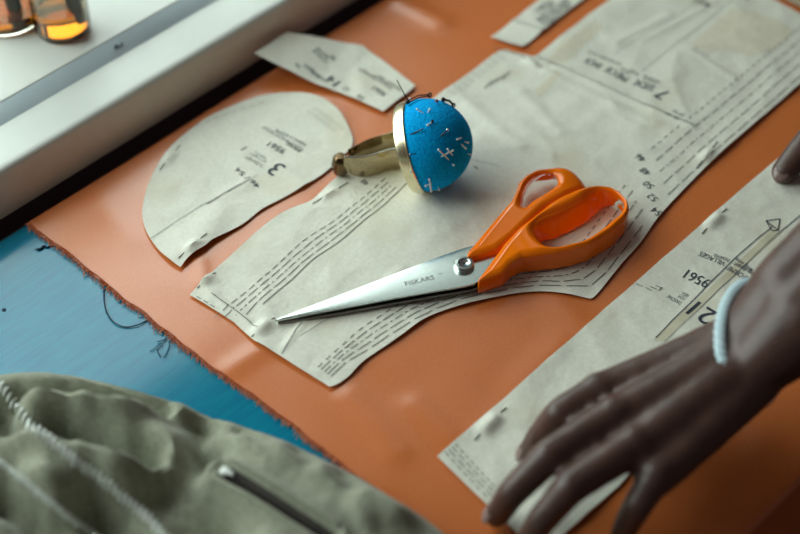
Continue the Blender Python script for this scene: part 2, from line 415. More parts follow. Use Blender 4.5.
class Paper:
    def __init__(s, poly, seed, bumps=(), lift=None, base=.0012):
        s.poly = poly; s.seed = seed; s.bumps = bumps; s.lift = lift; s.base = base; s.ink = MB()
    def z(s, x, y):
        z = zf(x, max(min(y, YB), YF)) + s.base + .0004 * (1 + nz(x, y, 22, s.seed)) + .0006 * max(0, nz(x, y, 48, s.seed + 3)) + .0010 * (1 - abs(nz(x, y, 13, s.seed + 5))) ** 6 + .0005 * (1 - abs(nz(x, y, 27, s.seed + 6))) ** 4
        for a, b, h, w in s.bumps:
            d = seg_dist(x, y, a, b)
            if d < 3 * w: z += h * math.exp(-(d / w) ** 2)
        if s.lift: z += s.lift(x, y)
        return z
    def quad(s, a, b, wd, mi=1):
        a = Vector((a[0], a[1])); b = Vector((b[0], b[1])); d = b - a
        if d.length < 1e-6: return
        n = Vector((-d.y, d.x)).normalized() * wd / 2
        k = max(1, int(d.length / .004)); vs = []; fs = []
        for i in range(k + 1):
            p = a.lerp(b, i / k)
            for q in (p + n, p - n): vs.append((q.x, q.y, s.z(q.x, q.y) + .0004))
        for i in range(k): fs.append((2 * i, 2 * i + 1, 2 * i + 3, 2 * i + 2))
        s.ink.add(vs, fs, mi)
    def line(s, pts, wd=.0005, dash=None, mi=3):
        pts = resample([Vector((p[0], p[1], 0)) for p in pts], 400)
        if not dash:
            st = 8
            for i in range(0, 399, st): s.quad(pts[i], pts[min(i + st, 399)], wd, mi)
            return
        on, off = dash[0], dash[1]; seq = dash if len(dash) > 2 else (on, off)
        acc = 0; k = 0; state = 0; start = pts[0]
        for i in range(1, 400):
            acc += (pts[i] - pts[i - 1]).length
            if acc >= seq[k % len(seq)]:
                if k % 2 == 0: s.quad(start, pts[i], wd, mi)
                start = pts[i]; acc = 0; k += 1
    def text(s, st, px, py, size, ang=90, mi=1, squash=1.0):
        vs, fs = text_tris(st); c = P(px, py); a = math.radians(ang); e1 = Vector((math.cos(a), math.sin(a))); e2 = Vector((-e1.y, e1.x))
        out = []
        for x, y in vs:
            q = Vector((c.x, c.y)) + e1 * (x * size * squash) + e2 * (y * size); out.append((q.x, q.y, s.z(q.x, q.y) + .0004))
        s.ink.add(out, fs, mi)
    def span(s, st, start, end, size, mi=1):
        """lettering that starts at one pixel and ends at the other"""
        a = P(*start); b = P(*end); e1 = Vector((b.x - a.x, b.y - a.y)); L = e1.length; e1.normalize(); e2 = Vector((-e1.y, e1.x)); c = ((a.x + b.x) / 2, (a.y + b.y) / 2)
        vs, fs = text_tris(st); x0 = min(v[0] for v in vs); x1 = max(v[0] for v in vs); k = L / (x1 - x0); xm = (x0 + x1) / 2; out = []
        for x, y in vs:
            q = Vector(c) + e1 * ((x - xm) * k) + e2 * (y * size); out.append((q.x, q.y, s.z(q.x, q.y) + .0004))
        s.ink.add(out, fs, mi)
    def patch(s, pxs, mi=4, up_=.00012):
        poly = [XY(a, b) for a, b in pxs]; vs, fs, _ = cdt_fill(poly, .004)
        s.ink.add([(x, y, s.z(x, y) + up_) for x, y in vs], fs, mi)
    def build(s, name, label, mats=None, step=.0025, cat='sewing pattern', group=None):
        vs, fs, n = cdt_fill(s.poly, step)
        m = MB(); nb = len(vs); th = .00018
        m.add([(x, y, s.z(x, y)) for x, y in vs] + [(x, y, s.z(x, y) - th) for x, y in vs], fs + [tuple(i + nb for i in reversed(f_)) for f_ in fs] + [(i, (i + 1) % n, (i + 1) % n + nb, i + nb) for i in range(n)])
        m.add(s.ink.v, s.ink.f); m.m[-len(s.ink.f):] = s.ink.m if s.ink.f else m.m[-len(s.ink.f):]
        c = Vector((sum(p[0] for p in s.poly) / len(s.poly), sum(p[1] for p in s.poly) / len(s.poly), 0))
        o = m.build(name, mats or [M['paper'], M['ink'], M['inkpale'], M['inkline'], M['tape'], M['stain']], origin=c)
        return tag(o, label, cat, group)
def pxpoly(pts, n=6): return [(v.x, v.y) for v in catmull([P(a, b) for a, b in pts], n, True)]
def sharp(pts): return [XY(a, b) for a, b in pts]
def spline_px(pts, n=8): return [(v.x, v.y) for v in catmull([P(a, b) for a, b in pts], n)]
PINS = []   # (paper, end px, end px, label)
def pinbump(a, b, h=.0022, w=.0028):
    a = Vector(XY(*a)); b = Vector(XY(*b)); m0 = a.lerp(b, .36); m1 = a.lerp(b, .64)
    return (tuple(m0), tuple(m1), h, w)
# --- piece 3, rounded sleeve head
o3 = spline_px([(352, 149), (352, 138), (343, 119), (332, 107), (318, 99), (297, 95), (270, 97), (246, 104), (222, 114), (198, 127), (176, 144), (160, 164), (148, 189), (143, 213), (146, 233), (158, 252), (171, 264), (181, 271)], 5)
o3 += spline_px([(181, 271), (188, 263), (205, 251), (215, 243), (243, 227), (262, 212), (290, 197), (318, 180), (334, 167), (352, 149)], 5)[1:-1]
pins3 = [((180, 149), (160, 173)), ((207, 240), (179, 263))]
p3 = Paper(o3, 11, [pinbump(*q) for q in pins3] + [(XY(196, 250), XY(212, 225), .0022, .012), (XY(225, 198), XY(248, 186), .001, .006)])
p3.line(sharp([(150, 243), (205, 207), (229, 195), (258, 178)]), .0004, mi=2)
p3.line(sharp([(207, 208), (236, 190), (250, 183)]), .0006, mi=3)
p3.text('3', 277, 172, .0200)
p3.span('9561', (285, 155), (269, 147), .0078); p3.text('46 54', 243, 178, .0058, mi=1) if False else None
p3.span('46 / 54', (259, 190), (237, 172), .0056)
p3.span('SLEEVE MANCHE MOUW', (303, 153), (263, 130), .0050, mi=2); p3.span('MANICA AERME', (306, 148), (276, 133), .0050, mi=2); p3.span('ARMEL', (301, 155), (286, 145), .0050, mi=3)
p3.span('couper 2 x', (266, 163), (255, 155), .0042, mi=2); p3.span('2 x ZUSCHNITT', (263, 170), (246, 160), .0046, mi=3); p3.span('cut 2 x tagliare', (266, 166), (250, 157), .0042, mi=2)
p3.line(sharp([(241, 154), (247, 150)]), .0006, mi=3)
for k in range(9):
    p3.line(sharp([(312 + k * 3.2 - 6, 128 + k * 2.2 - 12), (326 + k * 2.4, 120 + k * 2.6 - 10)]), .00035, (.004, .002), mi=2)
p3.line(sharp([(187, 133), (215, 122), (243, 112), (268, 105)]), .0004, (.005, .002), mi=2)
# --- piece 7, the big back piece
out7 = spline_px([(190, 298), (203, 285), (228, 262), (256, 235), (284, 215), (311, 204), (333, 183), (350, 172)], 5)
out7 += spline_px([(350, 172), (385, 143), (420, 112), (447, 92), (475, 72), (500, 54), (512, 55)], 5)[1:]
out7 += sharp([(534, 61), (568, 34), (613, 0), (665, -38), (720, -38), (768, 0), (800, 17), (838, 38), (845, 48)])
out7 += spline_px([(800, 86), (750, 130), (710, 166), (681, 195), (656, 223), (640, 246), (622, 266), (597, 296), (590, 301)], 5)
out7 += spline_px([(590, 301), (565, 297), (540, 294), (510, 297), (470, 306), (430, 319), (396, 342), (366, 362), (350, 378), (338, 387), (330, 390)], 5)[1:]
out7 += sharp([(300, 372), (268, 352), (255, 345), (234, 325), (215, 313)])
pins7 = [((716, 147), (696, 172)), ((274, 322), (252, 341)), ((215, 277), (198, 292)), ((347, 186), (313, 208)), ((521, 60), (541, 72))]
crease = (XY(535, 61), XY(693, 131), .0014, .0022)
p7 = Paper(out7, 21, [pinbump(*q, h=.0032 if k == 1 else .0022, w=.0042 if k == 1 else .0028) for k, q in enumerate(pins7)] + [crease, (XY(690, 54), XY(734, 82), .0008, .0024), (XY(304, 326), (XY(284, 352)), .0012, .0024),
     (XY(206, 293), XY(250, 325), .0012, .0022), (XY(402, 272), XY(388, 285), .001, .003), (XY(545, 75), XY(655, 128), .0008, .003), (XY(615, 47), XY(668, 18), .0008, .003), (XY(640, 45), XY(715, 4), .0008, .003),
     (XY(470, 110), XY(520, 150), .0012, .006), (XY(520, 95), XY(560, 135), .0010, .006), (XY(480, 140), XY(590, 165), .0009, .007)])
La = [(229, 309), (252, 291), (279, 267), (305, 243), (335, 224), (363, 201), (389, 178)]
Lb = [(263, 309), (292, 283), (313, 263), (342, 243), (357, 230), (384, 208), (407, 186)]
dashes = [(.005, .0025), (.009, .002), (.007, .002, .002, .002), (.012, .002), None]
for k in range(5):
    u = k / 4
    pts = [(a[0] + (b[0] - a[0]) * u, a[1] + (b[1] - a[1]) * u) for a, b in zip(La, Lb)]
    if k < 4: pts = [(pts[0][0] - 14 + k * 2, pts[0][1] + 12 - k)] + pts
    p7.line(spline_px(pts), .00055 if k < 4 else .0006, dashes[k], mi=3)
L1 = [(318, 371), (341, 350), (360, 333), (385, 317), (405, 305), (435, 293), (480, 281), (520, 273), (552, 268), (575, 254), (600, 222), (628, 184)]
L4 = [(331, 380), (346, 366), (372, 350), (398, 333), (428, 316), (458, 304), (510, 292), (545, 288), (574, 290), (597, 284), (626, 250), (648, 221)]
L1r = [(651, 153), (690, 121), (740, 80), (800, 30), (836, 0)]; L4r = [(667, 199), (710, 159), (755, 119), (800, 79), (838, 46)]
for k in range(5):
    u = k / 4; dsh = [(.004, .003), (.009, .002), (.006, .002, .0015, .002), (.011, .0025), (.014, .003)][k]
    for qa, qb in ((L1, L4), (L1r, L4r)):
        pts = [(a[0] + (b[0] - a[0]) * u, a[1] + (b[1] - a[1]) * u) for a, b in zip(qa, qb)]
        p7.line(spline_px(pts), .00055, dsh, mi=3)
for s_, (a, b) in zip(('46', '48', '50', '52', '54'), ((640, 161), (645, 175), (648, 189), (652, 202), (656, 216))): p7.text(s_, a, b, .0080, ang=82)
p7.text('7', 662, 98, .0170); p7.span('SIDE', (653, 93), (634, 85), .0098); p7.span('PIECE', (627, 83), (606, 72), .0100); p7.span('BACK', (600, 70), (585, 63), .0100)
p7.span('RUCKENTEIL', (659, 87), (642, 79), .0044, mi=3); p7.span('ESPALDA', (655, 88), (642, 82), .0040, mi=2); p7.span('DOS', (630, 77), (621, 73), .0046); p7.span('SCHIENA', (638, 79), (630, 73), .0040, mi=3); p7.span('DORSO BAK RYGG', (620, 68), (587, 55), .0050, mi=2)
p7.span('9561', (709, 9), (693, 2), .0095); p7.span('Nr.', (748, 2), (736, -3), .0095)
p7.text('46 48', 672, 121, .0052, mi=3); p7.text('50 52', 678, 117, .0046, mi=3)
p7.line(sharp([(600, 88), (693, 131)]), .0009, mi=2); p7.line(sharp([(536, 62), (600, 88)]), .0006, mi=2)
p7.line(sharp([(494, 52), (517, 58), (535, 66)]), .0009, mi=3)
p7.line(sharp([(614, 58), (716, -6)]), .0004, mi=2); p7.line(sharp([(640, 76), (736, 0)]), .0004, mi=2)
p7.patch([(540, 100), (562, 78), (556, 74), (534, 94)], 5); p7.patch([(540, 70), (566, 66), (604, 30), (594, 24), (560, 48)], 5)
p7.patch([(690, 48), (714, 27), (730, 12), (748, 14), (774, 22), (794, 34), (784, 46), (766, 56), (748, 60), (728, 54), (708, 56)], 5)
for k in range(4): p7.line(sharp([(484 + 6 * k, 92 - 3 * k), (492 + 6 * k, 84 - 3 * k)]), .0006, mi=3)
for k in range(6): p7.line(sharp([(548 + k * 5, 66 - k * 1.0), (612 + k * 6, 8 - k * .6)]), .00035, (.004, .003), mi=2)
for k in range(3): p7.line(sharp([(447 + 3 * k, 96 + 2 * k), (500 + 3 * k, 56 + 2 * k)]), .0004, (.004, .003), mi=2)
p7.text('48', 365, 185, .006, mi=3)
p7.line(spline_px([(212, 298), (240, 318), (258, 333)]), .0005, mi=3); p7.line(sharp([(197, 300), (222, 315)]), .0005, (.004, .002), mi=3)
p7.line(spline_px([(306, 323), (296, 334), (286, 352), (282, 358)]), .0005, mi=2)
p7.line(sharp([(300, 340), (345, 312)]), .0003, mi=2)
p7.line(sharp([(470, 163), (500, 170)]), .0004, mi=2); p7.line(sharp([(474, 170), (478, 173)]), .0010, mi=3)
# --- piece 21 under the hand
out21 = sharp([(437, 460), (500, 405), (560, 352), (612, 305), (662, 262), (700, 229), (750, 185), (796, 146), (850, 98), (905, 160), (770, 318), (700, 395), (618, 489), (540, 558)])
pins21 = [((725, 214), (701, 238)), ((505, 412), (474, 444))]
p21 = Paper(out21, 31, [pinbump(*q, h=.003, w=.004) for q in pins21])
p21.patch([(652, 344), (664, 344), (773, 243), (779, 238), (775, 232), (768, 237)], 4)
p21.line(sharp([(655, 341), (734, 262), (772, 230)]), .0006, mi=1)
p21.line(sharp([(776, 238), (800, 219)]), .0008, mi=2); p21.line(sharp([(664, 345), (776, 238)]), .0004, mi=2)
for a, b in (((765, 225), (779, 223)), ((779, 223), (777, 234)), ((777, 234), (765, 225)), ((765, 225), (771, 235)), ((771, 235), (777, 234))): p21.line(sharp([a, b]), .0007, mi=1)
p21.text('21', 700, 315, .0215); p21.span('9561', (708, 288), (685, 277), .0120)
p21.span('TASCHE', (681, 307), (667, 299), .0046); p21.span('POCHE', (684, 302), (678, 299), .0042); p21.span('BOL', (687, 299), (681, 296), .0042); p21.text('1', 660, 292, .006, mi=3)
p21.span('VILLAGES', (724, 268), (699, 257), .0066); p21.span('ENFORME', (752, 285), (727, 271), .0066); p21.span('facing devant', (758, 281), (733, 267), .0060); p21.span('mostrina', (728, 265), (713, 259), .0056); p21.span('Beleg vorne', (750, 274), (734, 262), .0056)
for k in range(3): p21.line(sharp([(645 + 5 * k, 291 - k), (651 + 5 * k, 294 - 1.5 * k)]), .0005, mi=3)
p21.line(sharp([(635, 287), (643, 290)]), .0005, mi=3)
for k, dsh in zip(range(4), ((.004, .002), (.007, .002), (.005, .002), (.003, .002))):
    p21.line(sharp([(445 + 3.4 * k, 456 - 2.6 * k), (491 + 3.4 * k, 505 - 2.6 * k)]), .0006, dsh, mi=3)
# --- folded cut strip leaning on the sill
fa, fb_ = Vector(XY(363, 47)), Vector(XY(330, 88)); fdir = (fb_ - fa).normalized(); fn = Vector((fdir.y, -fdir.x))
if (Vector(XY(280, 50)) - fa).dot(fn) < 0: fn = -fn
def lift2(x, y):
    s_ = (Vector((x, y)) - fa).dot(fn)
    return .0006 + (max(0, s_) * .30) + .0016 * math.exp(-(s_ / .006) ** 2)
def unlift(px, py):
    z = 0
    for _ in range(12):
        p = P(px, py, z); z = .001 + .0015 + lift2(p.x, p.y)
    return (p.x, p.y)
out2 = [unlift(*q) for q in ((254, 54), (287, 32), (325, 39), (363, 47), (390, 67), (415, 86), (409, 92), (383, 112), (340, 93), (300, 76), (272, 62))]
p2 = Paper(out2, 41, lift=lift2, base=.0014)
def t2(st, a, b, sz, mi=3):
    x, y = unlift(a, b); vs, fs = text_tris(st)
    ang = math.radians(90); e1 = Vector((0, 1)); e2 = Vector((-1, 0))
    out = []
    for u, v in vs:
        q = Vector((x, y)) + e1 * u * sz + e2 * v * sz; out.append((q.x, q.y, p2.z(q.x, q.y) + .0004))
    p2.ink.add(out, fs, mi)
t2('14', 334, 82, .0120, 1); t2('burda', 322, 54, .0052); t2('VORNE', 320, 57, .0046, 2); t2('46', 333, 59, .0052); t2('9561', 379, 92, .0070, 1); t2('TAILLE DEVANT', 376, 80, .0048, 3); t2('FRONT BELT', 388, 83, .0048, 3)
t2('54', 361, 99, .0060, 3); t2('52', 346, 90, .0060, 3); t2('50', 298, 66, .0050, 2); t2('GURTEL', 318, 76, .0050, 3); t2('CINTURE', 313, 73, .0046, 2)
# --- strip at the top
outS = sharp([(490, 41), (512, 24), (547, -4), (600, -44), (640, -40), (585, 1), (541, 35), (522, 51), (505, 46)])
pS = Paper(outS, 51, [(XY(512, 24), XY(541, 34), .0012, .0025), (XY(490, 41), XY(522, 51), .0014, .004)])
pS.line(sharp([(511, 24), (542, 34)]), .0006, mi=2)
e_ = lambda q: q
def along_x(pp, st, start, end, size, mi=1): pp.span(st, start, end, size, mi)
along_x(pS, '9561', (551, 5), (537, 15), .0110)
for k, st in enumerate(('BUND WAISTBAND', 'CEINTURE TAILLE', 'CINTURA LINNING', 'cut 1 x couper 1')): along_x(pS, st, (566 + 1.5 * k, 3 + 2.2 * k), (536 + 3.4 * k, 24 + 2.6 * k), .0052, 1 if k < 2 else 3)
# --- tan sheet beyond the big piece
pT = Paper(sharp([(764, -8), (800, 10), (850, 36), (900, 0), (830, -44), (800, -30)]), 61)
p3.build('pattern_piece', 'rounded paper pattern piece marked 3 lying left of the pincushion')
p7.build('pattern_piece', 'largest paper pattern piece, marked 7, under the orange scissors')
p21.build('pattern_piece', 'long paper pattern piece marked 21 with a grain arrow, under the hand')
p2.build('pattern_piece', 'small creased paper strip leaning from the cloth onto the window sill')
pS.build('pattern_piece', 'narrow straight paper strip lying at the top edge of the photo')
pT.build('pattern_piece', 'greyish tan paper corner beyond the end of the biggest pattern piece', [M['paper_tan'], M['ink'], M['inkpale'], M['inkline'], M['tape'], M['stain']])
# pins holding the pieces to the cloth
plabels = [(p3, pins3[0], 'thin steel pin near the round top edge of pattern piece 3'), (p3, pins3[1], 'thin steel pin at the pointed lower corner of pattern piece 3'),
           (p7, pins7[0], 'thin steel pin at the long right edge of pattern piece 7'), (p7, pins7[1], 'thin steel pin puckering the short lower edge of piece 7 near the scissor tip'),
           (p7, pins7[2], 'thin steel pin at the leftmost corner of pattern piece 7'), (p7, pins7[3], 'thin steel pin in piece 7 just below the metal bracelet of the pincushion'),
           (p7, pins7[4], 'thin steel pin at the notch of piece 7 beside the narrow strip'), (p21, pins21[0], 'thin steel pin at the upper edge of piece 21 near the grain arrow'),
           (p21, pins21[1], 'thin steel pin at the bottom left end of piece 21 near the fingers')]
for pp, (a, b), lab in plabels:
    A = Vector(XY(*a)); B = Vector(XY(*b)); za = pp.z(*A) + .0005; zb = pp.z(*B) + .0005
    c = Vector(((A.x + B.x) / 2, (A.y + B.y) / 2, 0))
    r_ = empty('straight_pin', (c.x, c.y, (za + zb) / 2 - .0003), lab, 'pin', 'pins through the pattern pieces')
    m = MB(); m.tube([(A.x, A.y, za), (B.x, B.y, zb), ], .00028, 6); m.build('shaft', M['pindark'], r_)
    m = MB(); m.ball((A.x, A.y, za), .0007, 8); m.build('head', M['chrome'], r_)
# ------------------------------------------------------------------ scissors
sc = empty('scissors', P(470, 264, .002), 'large scissors with glossy orange handles lying open-side left on pattern piece 7', 'scissors')
ZP = .003   # top of the paper below
def zlerp(px, z0, z1, x0=275, x1=480): return z0 + (z1 - z0) * max(0, min(1, (px - x0) / (x1 - x0)))
def blade(name, topedge, botedge, ridge, z0, z1, th, matl, spine_drop=.0006):
    """thin tapering plate: spine edge, raised ridge and cutting edge given in px"""
    m = MB(); n = 30
    def line(pts): return resample([Vector((a, b, 0)) for a, b in pts], n)
    T, B, R_ = line(topedge), line(botedge), line(ridge); vs = []
    for i in range(n):
        for L, dz in ((T, -spine_drop), (R_, 0), (B, -.0003)):
            z = zlerp(L[i].x, z0, z1) + dz; vs.append(P(L[i].x, L[i].y, z))
    for i in range(n):
        for k in range(3): v = vs[i * 3 + k]; vs.append(Vector((v.x, v.y, min(v.z, zlerp(T[i].x, z0, z1)) - th + (spine_drop if k == 0 else .0 if k == 1 else .0003) - (0 if k == 1 else 0))))
    o_ = n * 3; fs = []
    for i in range(n - 1):
        for k in range(2):
            fs.append((i * 3 + k, i * 3 + k + 1, i * 3 + k + 4, i * 3 + k + 3)); fs.append((o_ + i * 3 + k, o_ + i * 3 + k + 3, o_ + i * 3 + k + 4, o_ + i * 3 + k + 1))
        fs.append((i * 3, i * 3 + 3, o_ + i * 3 + 3, o_ + i * 3)); fs.append((i * 3 + 2, o_ + i * 3 + 2, o_ + i * 3 + 5, i * 3 + 5))
    fs += [(0, o_, o_ + 1, 1), (1, o_ + 1, o_ + 2, 2)]; e = (n - 1) * 3; fs += [(e, e + 1, o_ + e + 1, o_ + e), (e + 1, e + 2, o_ + e + 2, o_ + e + 1)]
    m.add(vs, fs); return m.build(name, matl, sc)
bl = blade('upper_blade', [(275, 319.5), (300, 310), (345, 293), (400, 271.5), (440, 256.5), (464, 248), (497, 240), (507, 239)], [(275, 320.5), (300, 316), (345, 307.5), (400, 297), (440, 290), (470, 285), (479, 282), (500, 256), (507, 243)],
           [(275, 320), (300, 314), (345, 302), (390, 284), (420, 268), (450, 256), (480, 247), (502, 241), (507, 241)], .0075, .0130, .0016, M['steel'])
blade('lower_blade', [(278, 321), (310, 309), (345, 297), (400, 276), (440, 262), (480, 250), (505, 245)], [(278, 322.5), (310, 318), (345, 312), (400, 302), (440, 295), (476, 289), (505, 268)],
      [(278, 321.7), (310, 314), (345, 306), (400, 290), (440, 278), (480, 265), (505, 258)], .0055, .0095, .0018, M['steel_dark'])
# engraving on the blade
from mathutils.bvhtree import BVHTree
BVH = BVHTree.FromPolygons([v.co.copy() for v in bl.data.vertices], [tuple(p.vertices) for p in bl.data.polygons])
vs, fs = text_tris('FISKARS'); m = MB()
A = P(405, 284.0, .0112); B = P(434, 277.2, .0118); e1 = (B - A).normalized(); e2 = Vector((-e1.y, e1.x, 0)); c = (A + B) / 2
SZ = (B - A).length / (max(v[0] for v in vs) - min(v[0] for v in vs))
def on_blade(u, v): 
    q = c + e1 * u + e2 * v; h_ = BVH.ray_cast(Vector((q.x, q.y, .05)) - wloc(bl), Vector((0, 0, -1)))[0]; return Vector((q.x, q.y, h_.z + wloc(bl).z + .00008))
m.add([on_blade(u * SZ, v * SZ) for u, v in vs], fs)
vs2, fs2 = text_tris('TM'); m.add([on_blade(u * SZ * .35 + SZ * 2.6, v * SZ * .35 + SZ * .3) for u, v in vs2], fs2)

ENGRAVE = m
# screw
s0 = P(464, 263.5, .0146)
scr = MB(); Mx = Matrix.Translation((s0.x, s0.y, .0120))
scr.lathe([(.0066, 0), (.0068, .0012), (.0068, .0026), (.0060, .0034), (.0042, .0036), (.0034, .0030), (.0, .0029)], Mx, 36, cap1=False)
so = scr.build('pivot_screw', M['steel'], sc)
sl_ = MB(); sl_.box((s0.x - .0012, s0.y - .00035, .0148), (s0.x + .0012, s0.y + .00035, .01505)); sl_.box((s0.x - .00035, s0.y - .0012, .0148), (s0.x + .00035, s0.y + .0012, .01506)); sl_.build('screw_slot', M['pindark'], so)
def handle(name, otop, obot, htop, hbot, zt, zb, zfun=None, voxel=.0006, it=12):
    N = 120; H = 72
    OT = resample([P(a, b, zt) for a, b in otop], N, True); OB = resample([P(a, b, zb) for a, b in obot], N, True) if obot else [Vector((v.x, v.y, zb)) for v in OT]
    HT = resample(catmull([P(a, b, zt) for a, b in htop], 6, True), H, True); HB = resample(catmull([P(a, b, zb) for a, b in hbot], 6, True), H, True) if hbot else [Vector((v.x, v.y, zb)) for v in HT]
    bm = bmesh.new()
    def ring(pts): return [bm.verts.new(p) for p in pts]
    rot, rob, rht, rhb = ring(OT), ring(OB), ring(HT), ring(HB)
    for A_, B_, n in ((rot, rob, N), (rht, rhb, H)):
        for i in range(n): bm.faces.new((A_[i], A_[(i + 1) % n], B_[(i + 1) % n], B_[i]))
    def loop_edges(r): return [bm.edges.get((r[i], r[(i + 1) % len(r)])) for i in range(len(r))]
    bmesh.ops.triangle_fill(bm, edges=loop_edges(rot) + loop_edges(rht), use_beauty=True)
    bmesh.ops.triangle_fill(bm, edges=loop_edges(rob) + loop_edges(rhb), use_beauty=True)
    bmesh.ops.recalc_face_normals(bm, faces=bm.faces[:])
    m = MB(); bm.verts.index_update(); m.add([v.co.copy() for v in bm.verts], [tuple(v.index for v in f_.verts) for f_ in bm.faces]); bm.free()
    o = m.build(name, M['plastic'], sc); solidify_remesh(o, voxel, it)
    from mathutils.kdtree import KDTree
    rim = resample(OT, 1400, True) + resample(HT, 700, True); kd = KDTree(len(rim))
    for i, v in enumerate(rim): kd.insert((v.x, v.y, 0), i)
    kd.balance()
    if zfun:
        L = wloc(o)
        for v in o.data.vertices:
            q = v.co + L; u = max(0, (q.z - zb) / (zt - zb))
            d_ = kd.find((q.x, q.y, 0))[2]; v.co.z += u * (.0010 - .0027 * u * max(0, 1 - d_ / .0046) ** 1.6)
        for v in o.data.vertices:
            q = v.co + L; v.co.z = zfun(q) - L.z
        o.data.update()
    return o
ZT, ZB = .0215, .0045
big_o = [(478, 274), (504, 241), (522, 224), (529, 219), (550, 202), (561, 195), (576, 188.5), (588, 185), (598, 183.7), (610, 185), (620, 190), (628, 199), (630, 207), (626, 217), (614, 229), (590, 243), (572, 248.5), (556, 251.5), (540, 253), (523, 254.5), (512, 260), (504, 268), (490, 272.5), (478, 276)]
big_h = [(533, 231), (534, 223), (541, 216), (552, 212), (567, 206), (582, 197.5), (591, 189.5), (600, 187), (611, 188.5), (619, 193), (624.5, 201), (622, 210.5), (613, 218.5), (603, 227), (587, 237.3), (571, 242), (557, 245), (546, 244), (538, 238.5)]
big_hb = [(541, 248), (541.5, 243.5), (545, 241), (553, 240), (571, 232), (588, 222), (598, 213), (604, 208.5), (613, 206.6), (621, 209), (625, 216), (621, 226), (612, 234), (602, 242), (587, 252), (571, 258), (558, 261), (549, 259.5), (543, 254)]
SA, SB = P(478, 276, .01), P(540, 245, .02)
ax = Vector((SB.x - SA.x, SB.y - SA.y)); AL = ax.length; ax.normalize()
def big_z(q):
    t = (Vector((q.x, q.y)) - Vector((SA.x, SA.y))).dot(ax) / AL; t = max(0, min(1, t)); t = t * t * (3 - 2 * t)
    top = .0172 + (ZT - .0172) * t
    # rim dips along the broad inner side
    u = (q.z - ZB) / (ZT - ZB); return ZB + (top - ZB) * u
handle('big_handle', big_o, None, big_h, big_hb, ZT, ZB, big_z)
sm_o = [(468, 247), (478, 236), (493, 219), (504, 207), (512, 198.5), (516.5, 189), (519, 180.5), (526, 173.5), (537, 168), (546, 167.3), (558, 165.6), (567, 166.5), (575, 169.5), (583, 176), (589, 184), (570, 193), (546, 206), (531, 219), (514, 234), (498, 245), (482, 250), (467, 252.5)]
sm_h = [(520.5, 203), (520.5, 197), (523, 189), (528.5, 180.5), (537, 174), (547, 171.8), (554, 173.5), (557.5, 178), (556.5, 183.5), (548, 190), (534, 198.5), (526.5, 205), (522.5, 205.5)]
sm_hb = [(523.5, 212), (523, 204.5), (525, 195), (530, 186), (538, 179.5), (547, 176.8), (554.5, 178.8), (559, 184), (558, 191), (549, 199), (536, 208.5), (528, 214), (525.5, 215)]
ZT2, ZB2 = .0205, .0075
EN = P(589, 183, .015); RM = P(559, 176, .02); rv = Vector((EN.x - RM.x, EN.y - RM.y)); RL = rv.length; rv.normalize()
S2A, S2B = P(480, 250, .015), P(524, 205, .02); ax2 = Vector((S2B.x - S2A.x, S2B.y - S2A.y)); AL2 = ax2.length; ax2.normalize()
def small_z(q):
    t = (Vector((q.x, q.y)) - Vector((RM.x, RM.y))).dot(rv) / RL; t = max(0, min(1, t))
    s_ = max(0, min(1, (Vector((q.x, q.y)) - Vector((S2A.x, S2A.y))).dot(ax2) / AL2))
    top = .0172 + (ZT2 - .0172) * s_ - .006 * t * t; u = (q.z - ZB2) / (ZT2 - ZB2)
    return ZB2 + (top - ZB2) * u
handle('small_handle', sm_o, None, sm_h, sm_hb, ZT2, ZB2, small_z)
ENGRAVE.build('engraved_lettering', M['inkline'], bl, smooth=False)
# ------------------------------------------------------------------ pincushion
RB = .0320
el = math.radians(15); rol = math.radians(11)
axis = (math.cos(el) * (math.cos(rol) * rt + math.sin(rol) * up) - math.sin(el) * fw).normalized()
BC = P(425.5, 145.0, .0345)
pc = empty('pincushion', (BC.x, BC.y, .0025), 'round blue felt pincushion on a metal wrist bracelet, stuck with pins', 'pincushion')
zq = axis.to_track_quat('Z', 'Y').to_matrix().to_4x4()
MC = Matrix.Translation(BC) @ zq
m = MB(); prof = []
d0 = -.0065
for k in range(0, 25):
    a = -math.asin(-d0 / RB) + (math.pi / 2 + math.asin(-d0 / RB)) * k / 24
    prof.append((max(.0001, RB * math.cos(a)), RB * math.sin(a) * (1.02 if a > 0 else 1)))
prof = [(.0308 * .98, d0 - .001)] + prof
m.lathe(prof, MC, 56); m.build('cushion', M['felt'], pc)
m = MB(); m.lathe([(.0, d0 - .0082), (.0272, d0 - .0078), (.0310, d0 - .0068), (.0321, d0 - .0045), (.0323, d0 - .0004), (.0327, d0 + .0008), (.0322, d0 + .0014), (.0314, d0 + .0008), (.0310, d0 - .002), (.0, d0 - .003)], MC, 64, cap0=False, cap1=False)
m.build('cup', M['cup'], pc)
